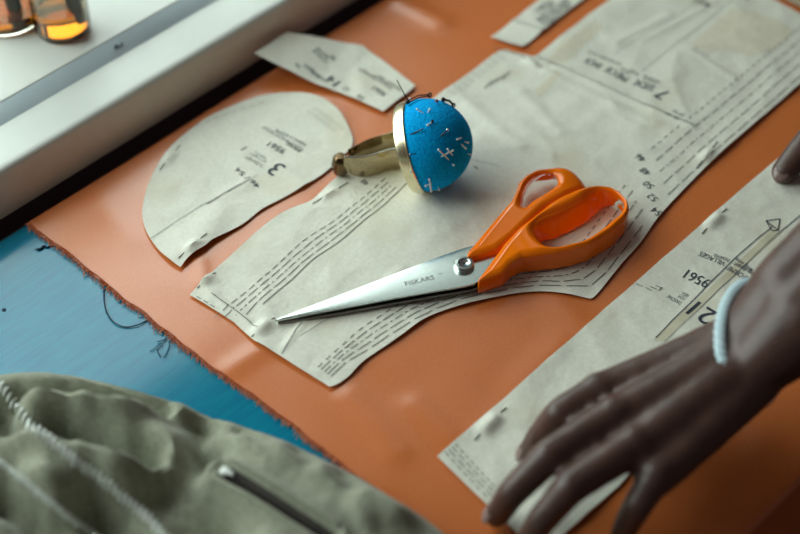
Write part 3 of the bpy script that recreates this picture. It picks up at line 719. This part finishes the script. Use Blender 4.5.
# wrist band: a leaf-shaped loop of springy sheet metal standing behind the cup
back = BC + axis * (d0 - .008)
zt_, zb_ = .0225, .0050
def band_strip(pts, tops, bots, name, matl):
    m = MB(); pts = catmull(pts, 10); n = len(pts); vs = []
    tops = [v.x for v in resample([Vector((q, 0, i)) for i, q in enumerate(tops)], n)]; bots = [v.x for v in resample([Vector((q, 0, i)) for i, q in enumerate(bots)], n)]
    for i, p in enumerate(pts):
        t = (pts[min(i + 1, n - 1)] - pts[max(i - 1, 0)]); nn = Vector((-t.y, t.x, 0)).normalized() * .00045
        wv = nn.normalized() * (.00035 * math.sin(i * .36 + .8)); p = p + wv
        for s_ in (nn, -nn):
            for k in range(5): vs.append(Vector((p.x, p.y, tops[i] + (bots[i] - tops[i]) * k / 4)) + s_ * 1 + nn.normalized() * (.0012 * math.sin(math.pi * k / 4)))
    fs = []
    for i in range(n - 1):
        o_ = i * 10; q_ = o_ + 10
        for k in range(4): fs += [(o_ + k, o_ + k + 1, q_ + k + 1, q_ + k), (o_ + 5 + k, q_ + 5 + k, q_ + 6 + k, o_ + 6 + k)]
        fs += [(o_, q_, q_ + 5, o_ + 5), (o_ + 4, o_ + 9, q_ + 9, q_ + 4)]
    for o_ in (0, (n - 1) * 10):
        for k in range(4): fs.append((o_ + k, o_ + 5 + k, o_ + 6 + k, o_ + k + 1))
    m.add(vs, fs); return m.build(name, matl, pc)
near = [P(401, 147.5, .0225), P(388, 150, .0225), P(375, 154, .0225), P(362, 157, .0225), P(350, 157, .0225), P(344, 156.5, .0225)]
far = [P(401, 128, .0225), P(390, 133, .0225), P(375, 137, .0225), P(362, 143, .0225), P(348, 149.5, .0225)]
band_strip(near, [.0225] * 6, [.0035, .0035, .0035, .0036, .007, .011], 'bracelet_band', M['bracelet_steel'])
band_strip(far, [.0225] * 5, [.0045, .004, .0035, .006, .014], 'bracelet_band', M['bracelet_steel'])
m = MB(); m.tube(catmull([p + Vector((0, 0, 0)) for p in near], 8), .00055, 6); m.build('band_edge', M['chrome'], pc)
# rounded clasp end
tp = P(340.5, 164.5, .0115); m = MB()
prof = [(.0001, -.0085), (.0034, -.0084), (.0052, -.0066), (.0064, -.0020), (.0064, .0020), (.0052, .0066), (.0034, .0084), (.0001, .0085)]
m.lathe(prof, Matrix.Translation(tp), 10); m.build('clasp_end', M['clasp'], pc)
m = MB(); m.tube([P(346, 162, .012), P(353, 161, .013)], .0022, 8); m.build('hinge', M['bracelet_steel'], pc)
def hit(px, py, R):
    d = ray(px, py); o_ = CAM - BC; b = o_.dot(d); c_ = o_.dot(o_) - R * R; disc = b * b - c_
    if disc < 0: return CAM + d * (-b)
    return CAM + d * (-b - math.sqrt(disc))
def cpx(x, y): return (390 + x / 4.64, 85 + y / 4.64)
def pin(head, entry, label, headmat='pinwhite', hr=.0008, shaft='pinwhite', sr=.0004, emb=.004):
    h = hit(*cpx(*head), RB + .0022)
    e = hit(*cpx(*entry), RB - .0002) if entry else BC + (h - BC).normalized() * (RB - .0005)
    d = (h - e).normalized(); r_ = empty('dressmaker_pin', e, label, 'pin', 'pins in the pincushion')
    inner = BC - e; tail = e - (d * .6 - inner.normalized() * .5).normalized() * emb
    m = MB(); m.tube([h, e, tail], sr, 6); m.build('shaft', M[shaft], r_)
    m = MB(); m.ball(h, hr, 10); m.build('head', M[headmat], r_)
pin((225, 300), (272, 346), 'silver pin lying slantwise across the middle of the blue cushion', sr=.00065)
pin((292, 304), (238, 332), 'white-headed pin crossing the slanted silver pin mid cushion', sr=.0006)
pin((268, 298), (292, 328), 'short pin just right of the crossed pins on the cushion', sr=.0005)
pin((296, 372), None, 'single round white pin head low right on the blue cushion')
pin((312, 252), (338, 242), 'pale pin near the right side of the cushion, upper of two', sr=.0005)
pin((362, 268), (340, 262), 'white-tipped pin at the far right of the blue cushion', sr=.0005)
pin((352, 294), (326, 272), 'slanted white pin below the pale one at the cushion right', sr=.00065)
pin((372, 322), None, 'tiny pale pin head at the right rim of the cushion')
pin((182, 438), (190, 474), 'upright white pin at the bottom edge of the blue cushion', sr=.00065)
pin((192, 494), (186, 466), 'white pin head hanging lowest under the cushion', sr=.00065)
pin((166, 468), (192, 456), 'white pin head at the bottom left by the cup rim', sr=.0005)
pin((228, 486), None, 'small white pin head at the bottom right of the lowest pins')
pin((126, 112), (152, 130), 'pale pin near the top of the cushion close to the cup rim', sr=.0005)
pin((184, 112), (176, 128), 'short pale pin under the safety pin at the cushion top', sr=.0005)
pin((197, 168), None, 'dark-headed pin in the upper middle of the cushion', 'pindark', .0011)
pin((174, 186), (190, 176), 'white pin head beside the dark-headed pin', sr=.0005)
pin((150, 205), (95, 230), 'dark pin lying almost flat at the upper left of the cushion', 'pindark', .0006, 'pindark', .0004)
pin((267, 208), (232, 240), 'grey-headed pin right of centre with a dark slanted shaft', 'chrome', .0011, 'pindark', .0004)
pin((92, 322), (118, 318), 'faint thin pin at the left of the cushion near the rim', 'chrome', .0005, 'pindark', .0003)
pin((98, 402), None, 'pinkish white pin head at the lower left beside the rim', 'pinwhite', .0008)
pin((217, 74), (217, 84), 'dark red pin head on the very top of the cushion', 'pinred', .0012)
pin((92, 62), (88, 84), 'white pin head at the top left beside the tall needle', 'pinwhite', .0008)
# needle and safety pins at the top
nh = hit(*cpx(88, 84), RB - .001); nt_ = P(397, 80, (nh.z + .012))
r_ = empty('needle', nh, 'long dark needle sticking up from the top of the pincushion', 'needle')
m = MB(); m.tube([nh - (nt_ - nh).normalized() * .004, nh, nt_], [.0005, .0005, .0003], 6); m.build('shaft', M['pindark'], r_)
def safety_pin(a, b, rise, label, ring):
    A = hit(*cpx(*a), RB + .001); B = hit(*cpx(*b), RB + .001); n_ = ((A + B) / 2 - BC).normalized()
    A = A + n_ * .0006; B = B + n_ * .0006
    r_ = empty('safety_pin', A, label, 'safety pin')
    m = MB(); m.tube([A, A.lerp(B, .5) + n_ * .0012, B], .00045, 6); m.tube([A + n_ * rise, A.lerp(B, .5) + n_ * (rise + .0012), B + n_ * rise * .6], .00045, 6); m.build('wire', M['pindark'], r_)
    m = MB(); cc = [B + n_ * (rise * .3) + ((B - A).normalized() * math.cos(t_) + n_ * math.sin(t_)) * ring for t_ in [k * math.pi / 5 for k in range(10)]]; m.tube(cc, .0005, 6, closed=True); m.build('coil', M['pindark'], r_)
    m = MB(); m.ball(A + n_ * rise * .5, .0016, 10, sc=(1, 1, 1.2)); m.build('clasp', M['pindark'], r_)
safety_pin((84, 88), (186, 54), .0016, 'dark safety pin across the top left of the pincushion', .0016)
safety_pin((244, 74), (292, 98), .0008, 'small dark safety pin at the top right of the pincushion', .0011)
# ------------------------------------------------------------------ jacket
jz = .026
jout = [P(a, b, .013) for a, b in [(-60, 382), (0, 377), (40, 376), (70, 378), (100, 383), (130, 390), (160, 397), (190, 405), (230, 420), (280, 440), (330, 463), (370, 484), (410, 508), (445, 532), (470, 556)]]
jp = [(v.x, v.y) for v in catmull(jout, 4)]
jp += [(-.150, -.262), (-.20, -.276), (-.30, -.27), (-.42, -.275), (-.54, -.25), (-.60, -.16), (-.58, -.02), (-.52, .09), (-.42, .13)]
JR = [([(22, 397), (60, 398), (110, 401), (160, 405)], -.026, .008), ([(34, 403), (55, 411), (85, 417), (120, 418), (150, 413), (178, 407)], .015, .0095),
      ([(60, 434), (90, 446), (118, 456), (150, 464)], -.040, .011), ([(-10, 405), (12, 440)], -.034, .010),
      ([(0, 450), (40, 462), (80, 474), (120, 486), (150, 482), (172, 456), (186, 424)], .015, .010), ([(0, 500), (30, 520), (55, 545)], -.036, .014), ([(90, 508), (112, 524), (130, 548)], -.036, .013),
      ([(190, 418), (204, 450), (210, 490), (222, 545)], -.034, .016), ([(160, 500), (180, 540)], -.02, .014), ([(0, 486), (30, 492), (70, 506)], .010, .008),
      ([(214, 434), (250, 448), (300, 472), (350, 498), (400, 524)], .009, .009), ([(240, 430), (262, 446)], -.010, .007), ([(296, 458), (310, 476)], -.008, .006), ([(340, 482), (352, 500)], -.008, .006)]
JRW = [([XY(q[0], q[1], jz) for q in pl], h, s) for pl, h, s in JR]
jring = [(v.x, v.y) for v in resample([Vector((a, b, 0)) for a, b in jp], 160, True)]
ZA, ZBx = (222, 474), (330, 545)
zipA, zipB = Vector(XY(*ZA, .036)), Vector(XY(*ZBx, .036))
def jh(x, y):
    d = min(seg_dist(x, y, jring[i], jring[i - 1]) for i in range(len(jring))) if True else 0
    ins = in_poly(x, y, jring)
    if not ins: d = 0
    e = 1 - math.exp(-d / .014)
    z = 0.024 * math.sqrt(max(0, 1 - (1 - min(1, d / .014)) ** 2)) + .020 * min(1, d / .05)
    w = min(1, d / .035); zb0 = z
    z += w * (.005 * nz(x, y, 12, 71) + .0085 * nz(.42 * (x * .8 - y * .6), x * .6 + y * .8, 40, 72) + .0046 * nz(.5 * (x * .5 + y * .87), .87 * x - .5 * y, 84, 73) + .0012 * nz(x, y, 150, 74))
    qz = seg_dist(x, y, zipA, zipB); g = 1 - math.exp(-(qz / .017) ** 2)
    z = zb0 + (z - zb0) * g
    for pl, h, s in JRW:
        q = min(seg_dist(x, y, pl[k], pl[k + 1]) for k in range(len(pl) - 1))
        if q < 2.6 * s: z += (1 if h > .012 else g) * min(1, d / .012) * h * math.exp(-(q / s) ** 2)
    # zip pocket: sunk slot between two raised welts
    q = seg_dist(x, y, zipA, zipB)
    if q < .03:
        z += .004 * math.exp(-((q - .0085) / .003) ** 2) - .006 * math.exp(-(q / .005) ** 2)
    return max(z, .0045)
vs, fs, n = cdt_fill(jring, .0034)
jk = empty('jacket', (-.35, -.08, .0), 'crumpled olive canvas jacket with white stitching heaped at the lower left', 'jacket')
m = MB(); nb = len(vs)
top = [(x, y, jh(x, y)) for x, y in vs]
bot = [(x, y, .0032) for x, y in vs]
m.add(top + bot, fs + [tuple(i + nb for i in reversed(f_)) for f_ in fs] + [(i, (i + 1) % n, (i + 1) % n + nb, i + nb) for i in range(n)])
m.build('canvas_body', M['canvas'], jk)
def on_jacket(px, py, add=0):
    z = .07
    while z > .004:
        p = P(px, py, z)
        if jh(p.x, p.y) >= z: break
        z -= .0006
    return Vector((p.x, p.y, jh(p.x, p.y) + add))
def stitches(pts, n, half, r, label):
    m = MB(); pp = resample(catmull([Vector((a, b, 0)) for a, b in pts], 10), n)
    for i, q in enumerate(pp):
        t = (pp[min(i + 1, n - 1)] - pp[max(i - 1, 0)]).normalized(); nn = Vector((-t.y, t.x, 0))
        nn = (nn * .9 + t * .42).normalized()
        h_ = half * random.uniform(.8, 1.15); o_ = random.uniform(-.6, .6)
        a = q + nn * (h_ + o_); b = q - nn * (h_ - o_)
        A, C_, B = on_jacket(a.x, a.y, .0008), on_jacket(q.x, q.y, .0028), on_jacket(b.x, b.y, .0008)
        m.tube([A, A.lerp(C_, .6) + Vector((0, 0, .0003)), C_, C_.lerp(B, .4) + Vector((0, 0, .0003)), B], [r * .5, r, r, r, r * .5], 6)
    o = m.build('stitching_row', M['stitch'], jk); o['label'] = label
stitches([(3, 388), (14, 404), (30, 425), (52, 443), (75, 462), (100, 480), (125, 500), (145, 516), (168, 540)], 36, 5.8, .0012, 'wide upper row of white stitches')
stitches([(-3, 462), (12, 473), (30, 487), (50, 503), (70, 519), (90, 532), (100, 540)], 24, 4.4, .0013, 'narrow lower row of white stitches')
# zip set in the pocket slot
def along(t, off, add):
    p = zipA.lerp(zipB, t); d = (zipB - zipA).normalized(); q = p + Vector((-d.y, d.x)) * off
    return Vector((q.x, q.y, jh(q.x, q.y) + add))
m = MB(); vsz = []; nn = 40
for i in range(nn):
    for k in range(7):
        o_ = (k - 3) / 3 * .0042; base = along(i / (nn - 1), 0, 0).z; e_ = along(i / (nn - 1), o_, 0).z
        q = along(i / (nn - 1), o_, .0006); vsz.append(q)
m.add(vsz, [(i * 7 + k, i * 7 + k + 1, i * 7 + k + 8, i * 7 + k + 7) for i in range(nn - 1) for k in range(6)])
zp = m.build('zip_tape', M['zip'], jk)
m = MB(); m.tube([along(i / 39, 0, .0014) for i in range(40)], .0009, 6); m.build('zip_teeth', M['pindark'], zp)
for s_ in (1, -1):
    m = MB(); m.tube([along(i / 39, s_ * .0074, .0006) for i in range(40)], .0013, 8); m.build('pocket_welt', M['canvas'], jk)
m = MB(); q = along(.035, 0, .0028); d3 = (zipB - zipA).normalized()
m.ball(q, .0032, 12, sc=(1, 1, .5)); m.tube([q + Vector((0, 0, .001)), q + Vector((d3.x * .006, d3.y * .006, .0016))], .0012, 6)
m.build('zip_stop', M['stitch'], zp)['label'] = 'small white zip stop'
# ------------------------------------------------------------------ bottles on the ledge
LZ = .0474
def bottle(px, py, R, H, label, fill, liquid, nm='glass_bottle', sq=1.0):
    c = P(px, py, LZ); r_ = empty(nm, (c.x, c.y, LZ), label, 'bottle')
    T = Matrix.Translation((c.x, c.y, LZ))
    m = MB(); th = .0012
    outp = [(.0, .0), (R * .82, .0), (R * .96, .002), (R, .006), (R, H * .6), (R * .9, H * .68), (R * .5, H * .8), (R * .45, H * .98), (R * .5, H)]
    inp = [(max(0, r - th), max(.003, z)) for r, z in reversed(outp)]; inp[-1] = (0, .003)
    m.lathe(outp + inp, T, 40, cap0=False, cap1=False); m.build('glass_body', M['glass'], r_)
    m = MB(); rr = R - th - .0003
    m.lathe([(0, .0035), (rr * .85, .0035), (rr, .007), (rr, fill), (0, fill)], T, 40, cap0=False, cap1=False)
    m.build('liquid', M[liquid], r_)
    return c
c1 = bottle(63.5, 29.5, .0205, .11, 'small round glass bottle with amber liquid and a dark stem on the ledge', .023, 'amber')
c2 = bottle(8, 18, .026, .12, 'wider glass bottle with pale amber liquid at the top left corner', .012, 'amber')
def cutting(c, a, b, label, leafs):
    r_ = empty('plant_cutting', (c.x, c.y, LZ + .006), label, 'plant')
    m = MB(); pts = [Vector((c.x, c.y, LZ)) + Vector(q) for q in (a, tuple((a[i] + b[i]) / 2 for i in range(3)), b)]
    m.tube(catmull(pts, 6), [.0056] * 7 + [.0050] * 6, 10); m.build('stem', M['stem'], r_)
    for (q, dr, L, W) in leafs:
        m = MB(); q = Vector((c.x, c.y, LZ)) + Vector(q); dr = Vector(dr).normalized(); sd = dr.cross(Vector((0, 0, 1))).normalized(); vs = []; n_ = 12
        for i in range(n_ + 1):
            t_ = i / n_; wd = W * math.sin(math.pi * min(1, t_ * .96 + .02)) ** .8; p_ = q + dr * L * t_ - Vector((0, 0, 1)) * L * .5 * t_ * t_
            vs += [p_ + sd * wd + Vector((0, 0, wd * .3)), p_, p_ - sd * wd + Vector((0, 0, wd * .3))]
        vs += [v - Vector((0, 0, .0006)) for v in vs]; k = 3 * (n_ + 1); ff = []
        for i in range(n_):
            for j in range(2): ff += [(3 * i + j, 3 * i + j + 1, 3 * i + j + 4, 3 * i + j + 3), (k + 3 * i + j, k + 3 * i + j + 3, k + 3 * i + j + 4, k + 3 * i + j + 1)]
            ff += [(3 * i, 3 * i + 3, k + 3 * i + 3, k + 3 * i), (3 * i + 2, k + 3 * i + 2, k + 3 * i + 5, 3 * i + 5)]
        m.add(vs, ff); m.build('leaf', M['leaf'], r_)
cutting(c1, (.0095, -.0092, .010), (-.004, .006, .125), 'dark thick plant stem with green leaves standing in the round bottle', [((-.002, .004, .112), (-1, -.35, -.05), .055, .015), ((-.002, .004, .122), (.6, .5, .4), .05, .012)])
cutting(c2, (.004, -.006, .006), (.002, .010, .135), 'thin dark stem with leaves standing in the wider bottle', [((.002, .010, .125), (.7, -.7, .1), .05, .013), ((.002, .01, .13), (-.6, .5, .3), .05, .012)])
# ------------------------------------------------------------------ person
def capsule(m, a, b, ra, rb, n=14):
    a = Vector(a); b = Vector(b); d = b - a; L = d.length
    if L < 1e-6: m.ball(a, ra, n); return
    q = d.to_track_quat('Z', 'Y').to_matrix().to_4x4(); T = Matrix.Translation(a) @ q
    prof = []
    for k in range(7):
        t_ = -math.pi / 2 + math.pi / 2 * k / 6; prof.append((max(1e-5, ra * math.cos(t_)), ra * math.sin(t_)))
    for k in range(7):
        t_ = math.pi / 2 * k / 6; prof.append((max(1e-5, rb * math.cos(t_)), L + rb * math.sin(t_)))
    m.lathe(prof, T, n)
def chain(m, pts, rs, n=14):
    for i in range(len(pts) - 1): capsule(m, pts[i], pts[i + 1], rs[i], rs[i + 1], n)
LH = dict(
    wrist=[P(740, 338, .058), P(744, 350, .062), P(748, 364, .062), P(754, 380, .057)],
    mcp=[P(598, 392, .048), P(614, 416, .053), P(634, 446, .052), P(657, 475, .045)])
LF = [  # finger joints: PIP, DIP, tip
    [P(560, 414, .046), P(541, 436, .026), P(530, 453, .0095)],
    [P(549, 456, .050), P(513, 492, .030), P(497, 515, .0105)],
    [P(571, 487, .050), P(541, 521, .030), P(527, 545, .0105)],
    [P(638, 505, .038), P(626, 527, .022), P(619, 543, .0095)]]
body = MB()
fr_ = [(.0108, .0098, .0088, .0078), (.0112, .0102, .0090, .0080), (.0110, .0100, .0088, .0078), (.0098, .0088, .0078, .0068)]
for k in range(4):
    mc = LH['mcp'][k]; wr = LH['wrist'][k]
    capsule(body, wr, wr.lerp(mc, .55) - Vector((0, 0, .002)), .0165, .0138); capsule(body, wr.lerp(mc, .55) - Vector((0, 0, .002)), mc - Vector((0, 0, .0015)), .0138, .0118)
    chain(body, [mc] + LF[k], fr_[k])
    body.ball(mc + Vector((0, 0, .0015)), .0112, 12)
for k in range(3):   # fill between the metacarpals and the palm side
    a = LH['wrist'][k].lerp(LH['wrist'][k + 1], .5) - Vector((0, 0, .008)); b = a.lerp(LH['mcp'][k].lerp(LH['mcp'][k + 1], .5) - Vector((0, 0, .010)), .9)
    capsule(body, a, b, .0165, .0105)
# thumb tucked below the index side
TH = [P(726, 356, .046), P(672, 386, .034), P(628, 398, .020), P(604, 414, .0105)]
chain(body, TH, [.015, .0125, .0105, .0085]); capsule(body, TH[1], LH['mcp'][0].lerp(LH['wrist'][0], .35) - Vector((0, 0, .012)), .011, .010)
# forearm, upper arm, shoulders
Lw = (LH['wrist'][1] + LH['wrist'][2]) / 2
Lf1 = P(800, 309, .085); Lel = Vector((.285, -.275, .165)); Lsh = Vector((.47, -.375, .40))
hv = (LH['wrist'][0] - LH['wrist'][3]).normalized()
for s_ in (-1, 1): chain(body, [Lw + hv * .0105 * s_, Lf1 + hv * .010 * s_, Lel], [.0185, .0285, .040])
capsule(body, Lel, Lsh, .041, .052)
# right hand resting beyond the frame, one fingertip in view
tips = [P(784, 172, .0104), P(818, 190, .0100), P(846, 208, .0100), P(872, 232, .0098)]
RT = [tips[0], tips[0] + Vector((.015, .001, .013)), tips[0] + Vector((.034, .002, .030)), tips[0] + Vector((.068, .003, .044))]
mcs = []
for k, tp_ in enumerate(tips):
    ln = (1, 1.12, 1.15, 1.1)[k]; ss = [(.0094, .0104, .0112, .0120)[q_] for q_ in range(4)]
    pts_ = [tp_] + [tp_ + Vector((dx * ln, dy, dz * ln)) for dx, dy, dz in ((.017, -.001, .010), (.040, -.003, .022), (.075, -.004, .034))]
    chain(body, pts_, ss); mcs.append(pts_[-1])
mid = (mcs[1] + mcs[2]) / 2; Rw = mid + Vector((.088, .004, .020)); side = (mcs[0] - mcs[3]).normalized()
for k, mc in enumerate(mcs): capsule(body, Rw + side * .014 * (1.5 - k), mc, .0165, .0124)
for k in range(3): capsule(body, Rw + side * .014 * (1 - k) - Vector((0, 0, .008)), (mcs[k] + mcs[k + 1]) / 2 - Vector((0, 0, .006)), .0165, .0105)
chain(body, [Rw - side * .018 - Vector((.006, 0, .012)), mcs[3] + Vector((.034, -.022, -.018)), mcs[3] + Vector((-.004, -.034, -.030)), mcs[3] + Vector((-.034, -.030, -.037))], [.015, .0125, .0105, .0085])
Rel = Vector((.70, .0, .17)); Rsh = Vector((.64, -.03, .43))
for s_ in (-1, 1): chain(body, [Rw + side * .010 * s_, Rel], [.0215, .038])
capsule(body, Rel, Rsh, .040, .052)
neck = Vector((.555, -.205, .455)); pel = Vector((.90, -.23, .17))
for a, b, r0, r1 in ((Lsh, neck, .055, .06), (Rsh, neck, .055, .06)): capsule(body, a, b, r0, r1, 18)
ch0 = Vector((.66, -.215, .36))
for o_ in (-.085, 0, .085):
    sv = (Rsh - Lsh).normalized(); capsule(body, Vector((.585, -.205, .40)) + sv * o_, pel + sv * o_ * .8, .10, .095, 20)
hdc = Vector((.445, -.175, .575))
capsule(body, neck, hdc + Vector((.03, -.005, -.03)), .058, .052)
face = Vector((-.72, .1, -.69)).normalized(); hup = Vector((-.62, 0, .78)); hup = (hup - face * hup.dot(face)).normalized(); hs = face.cross(hup)
Rh = Matrix((hs, face, hup)).transposed()
body.ball(hdc, .1, 24, sc=(.76, .92, 1.12), R=Rh); capsule(body, hdc + face * .05 - hup * .055, hdc + face * .062 - hup * .085, .045, .03)
capsule(body, hdc + face * .092 + hup * .006, hdc + face * .112 - hup * .03, .009, .013); 
for s_ in (-1, 1): body.ball(hdc + hs * .077 * s_ - hup * .005 - face * .005, .03, 12, sc=(.28, .6, 1), R=Rh)
capsule(body, hdc + face * .086 - hup * .058 - hs * .02, hdc + face * .086 - hup * .058 + hs * .02, .0085, .0085)
sv = (Rsh - Lsh).normalized()
feet = []
for s_, in ((-1,), (1,)):
    hip = pel + sv * .09 * s_ + Vector((.0, 0, -.02)); kn = Vector((.88, hip.y, -.27)); an = Vector((.93, hip.y, -.665)); toe = Vector((.79, hip.y, -.715))
    feet.append((an, toe)); chain(body, [hip, kn, an], [.085, .056, .04], 18); capsule(body, an - Vector((0, 0, .04)), toe, .035, .028)
per = empty('person', (.88, -.22, -.75), 'person leaning over the table end, bare hand with pale bracelet on piece 21', 'person')
bo = body.build('body', M['skin'], per); solidify_remesh(bo, .0026, 8)
def nail(name, tip, dip, upv, sz=.0055):
    d = (tip - dip).normalized(); n_ = (upv - d * upv.dot(d)).normalized(); s_ = d.cross(n_)
    Rn = Matrix((s_, d, n_)).transposed(); m = MB(); m.ball(tip + n_ * .0062 + d * .001, sz, 14, sc=(.95, 1.25, .28), R=Rn); m.build('fingernail', M['nail'], per)
for k in range(4): nail('', LF[k][2], LF[k][1], Vector((-.4, .35, .9)) if k < 3 else Vector((-.3, .2, .9)), .0052)
nail('', RT[0], RT[1], Vector((-.75, -.1, .9)), .0060)
# bead bracelet round the left wrist
m = MB(); ctr = P(737.5, 341, .062)
ctr = Lw.lerp(Lf1, -.02); axd = (Lf1 - Lw).normalized(); u_ = (hv - axd * hv.dot(axd)).normalized(); v_ = axd.cross(u_)
if v_.z < 0: v_ = -v_
def proj(p):
    v = p - CAM; k = v.dot(fw); return (400 + F * v.dot(rt) / k, 267 - F * v.dot(up) / k)
T_, B_ = P(747, 284, .070), P(757, 404, .052); ctr = (T_ + B_) / 2; u_ = (T_ - B_) / 2
c0_ = proj(ctr); pa = proj(ctr + v_ * .01); pb = proj(ctr + axd * .01)
a1, a2, b1, b2 = pa[0] - c0_[0], pa[1] - c0_[1], pb[0] - c0_[0], pb[1] - c0_[1]
dt = a1 * b2 - a2 * b1; ka = (-31 * b2 - 4 * b1) / dt; kb = (a1 * 4 + a2 * 31) / dt
tow = (CAM - ctr).normalized()
vv = v_ * (.01 * ka) + axd * (.01 * kb) + tow * .012
brs = [ctr + u_ * math.cos(2 * math.pi * k / 52) + vv * math.sin(2 * math.pi * k / 52) for k in range(52)]
for q in brs: m.ball(q, .0040, 8)
m.tube(brs, .0034, 8, closed=True)
m.build('bracelet', M['beads'], per)['label'] = 'pale cyan bead bracelet'
def cloth(name, segs, voxel, matl):
    m = MB()
    for a, b, r0, r1 in segs: capsule(m, a, b, r0, r1, 18)
    o = m.build(name, matl, per); solidify_remesh(o, voxel, 4); return o
segs = [(Lsh, Lsh.lerp(Lel, .5), .062, .058), (Rsh, Rsh.lerp(Rel, .5), .062, .058), (Lsh, neck - Vector((-.03, 0, .03)), .064, .066), (Rsh, neck - Vector((-.03, 0, .03)), .064, .066)]
for o_ in (-.085, 0, .085): segs.append((Vector((.59, -.205, .395)) + sv * o_, pel + sv * o_ * .8 + Vector((-.02, 0, .015)), .108, .106))
cloth('shirt', segs, .007, M['shirt'])
segs = [(pel + sv * .05, pel - sv * .05, .108, .108)]
for s_ in (-1, 1):
    hip = pel + sv * .09 * s_ + Vector((.0, 0, -.02)); kn = Vector((.88, hip.y, -.27)); an = Vector((.93, hip.y, -.66)); segs += [(hip, kn, .094, .068), (kn, an, .068, .056)]
cloth('trousers', segs, .008, M['trousers'])
for an, toe in feet: cloth('shoe', [(an - Vector((0, 0, .04)), toe - Vector((0, 0, .0)), .044, .034)], .005, M['hair'])
m = MB(); m.ball(hdc + hup * .022 - face * .02, .104, 24, sc=(.79, .86, 1.02), R=Rh); m.build('hair', M['hair'], per)
for s_ in (-1, 1):
    m = MB(); m.ball(hdc + face * .086 + hs * .032 * s_ + hup * .008, .0105, 12); m.build('eye', M['eye'], per)
# ------------------------------------------------------------------ light
W = bpy.data.worlds.new('world'); S.world = W; W.use_nodes = True
bg = W.node_tree.nodes['Background']; bg.inputs[0].default_value = (.62, .48, .46, 1); bg.inputs[1].default_value = .11
def area(name, loc, target, sx, sy, power, color):
    l = bpy.data.lights.new(name, 'AREA'); l.shape = 'RECTANGLE'; l.size = sx; l.size_y = sy; l.energy = power; l.color = color
    o = bpy.data.objects.new(name, l); COL.objects.link(o); o.location = loc
    o.rotation_euler = (Vector(loc) - Vector(target)).to_track_quat('Z', 'Y').to_euler(); return o
area('window_daylight', (-.76, .68, .72), (-.76, 0, .52), .70, 1.06, 14.4, (.86, 1.0, .95))
area('window_daylight_centre', (.07, .68, .49), (.07, 0, .34), .94, .58, 7.9, (.86, 1.0, .95))
area('window_daylight_far_sash', (.84, .68, 1.18), (.84, 0, 1.0), .44, .6, .62, (.86, 1.0, .96))
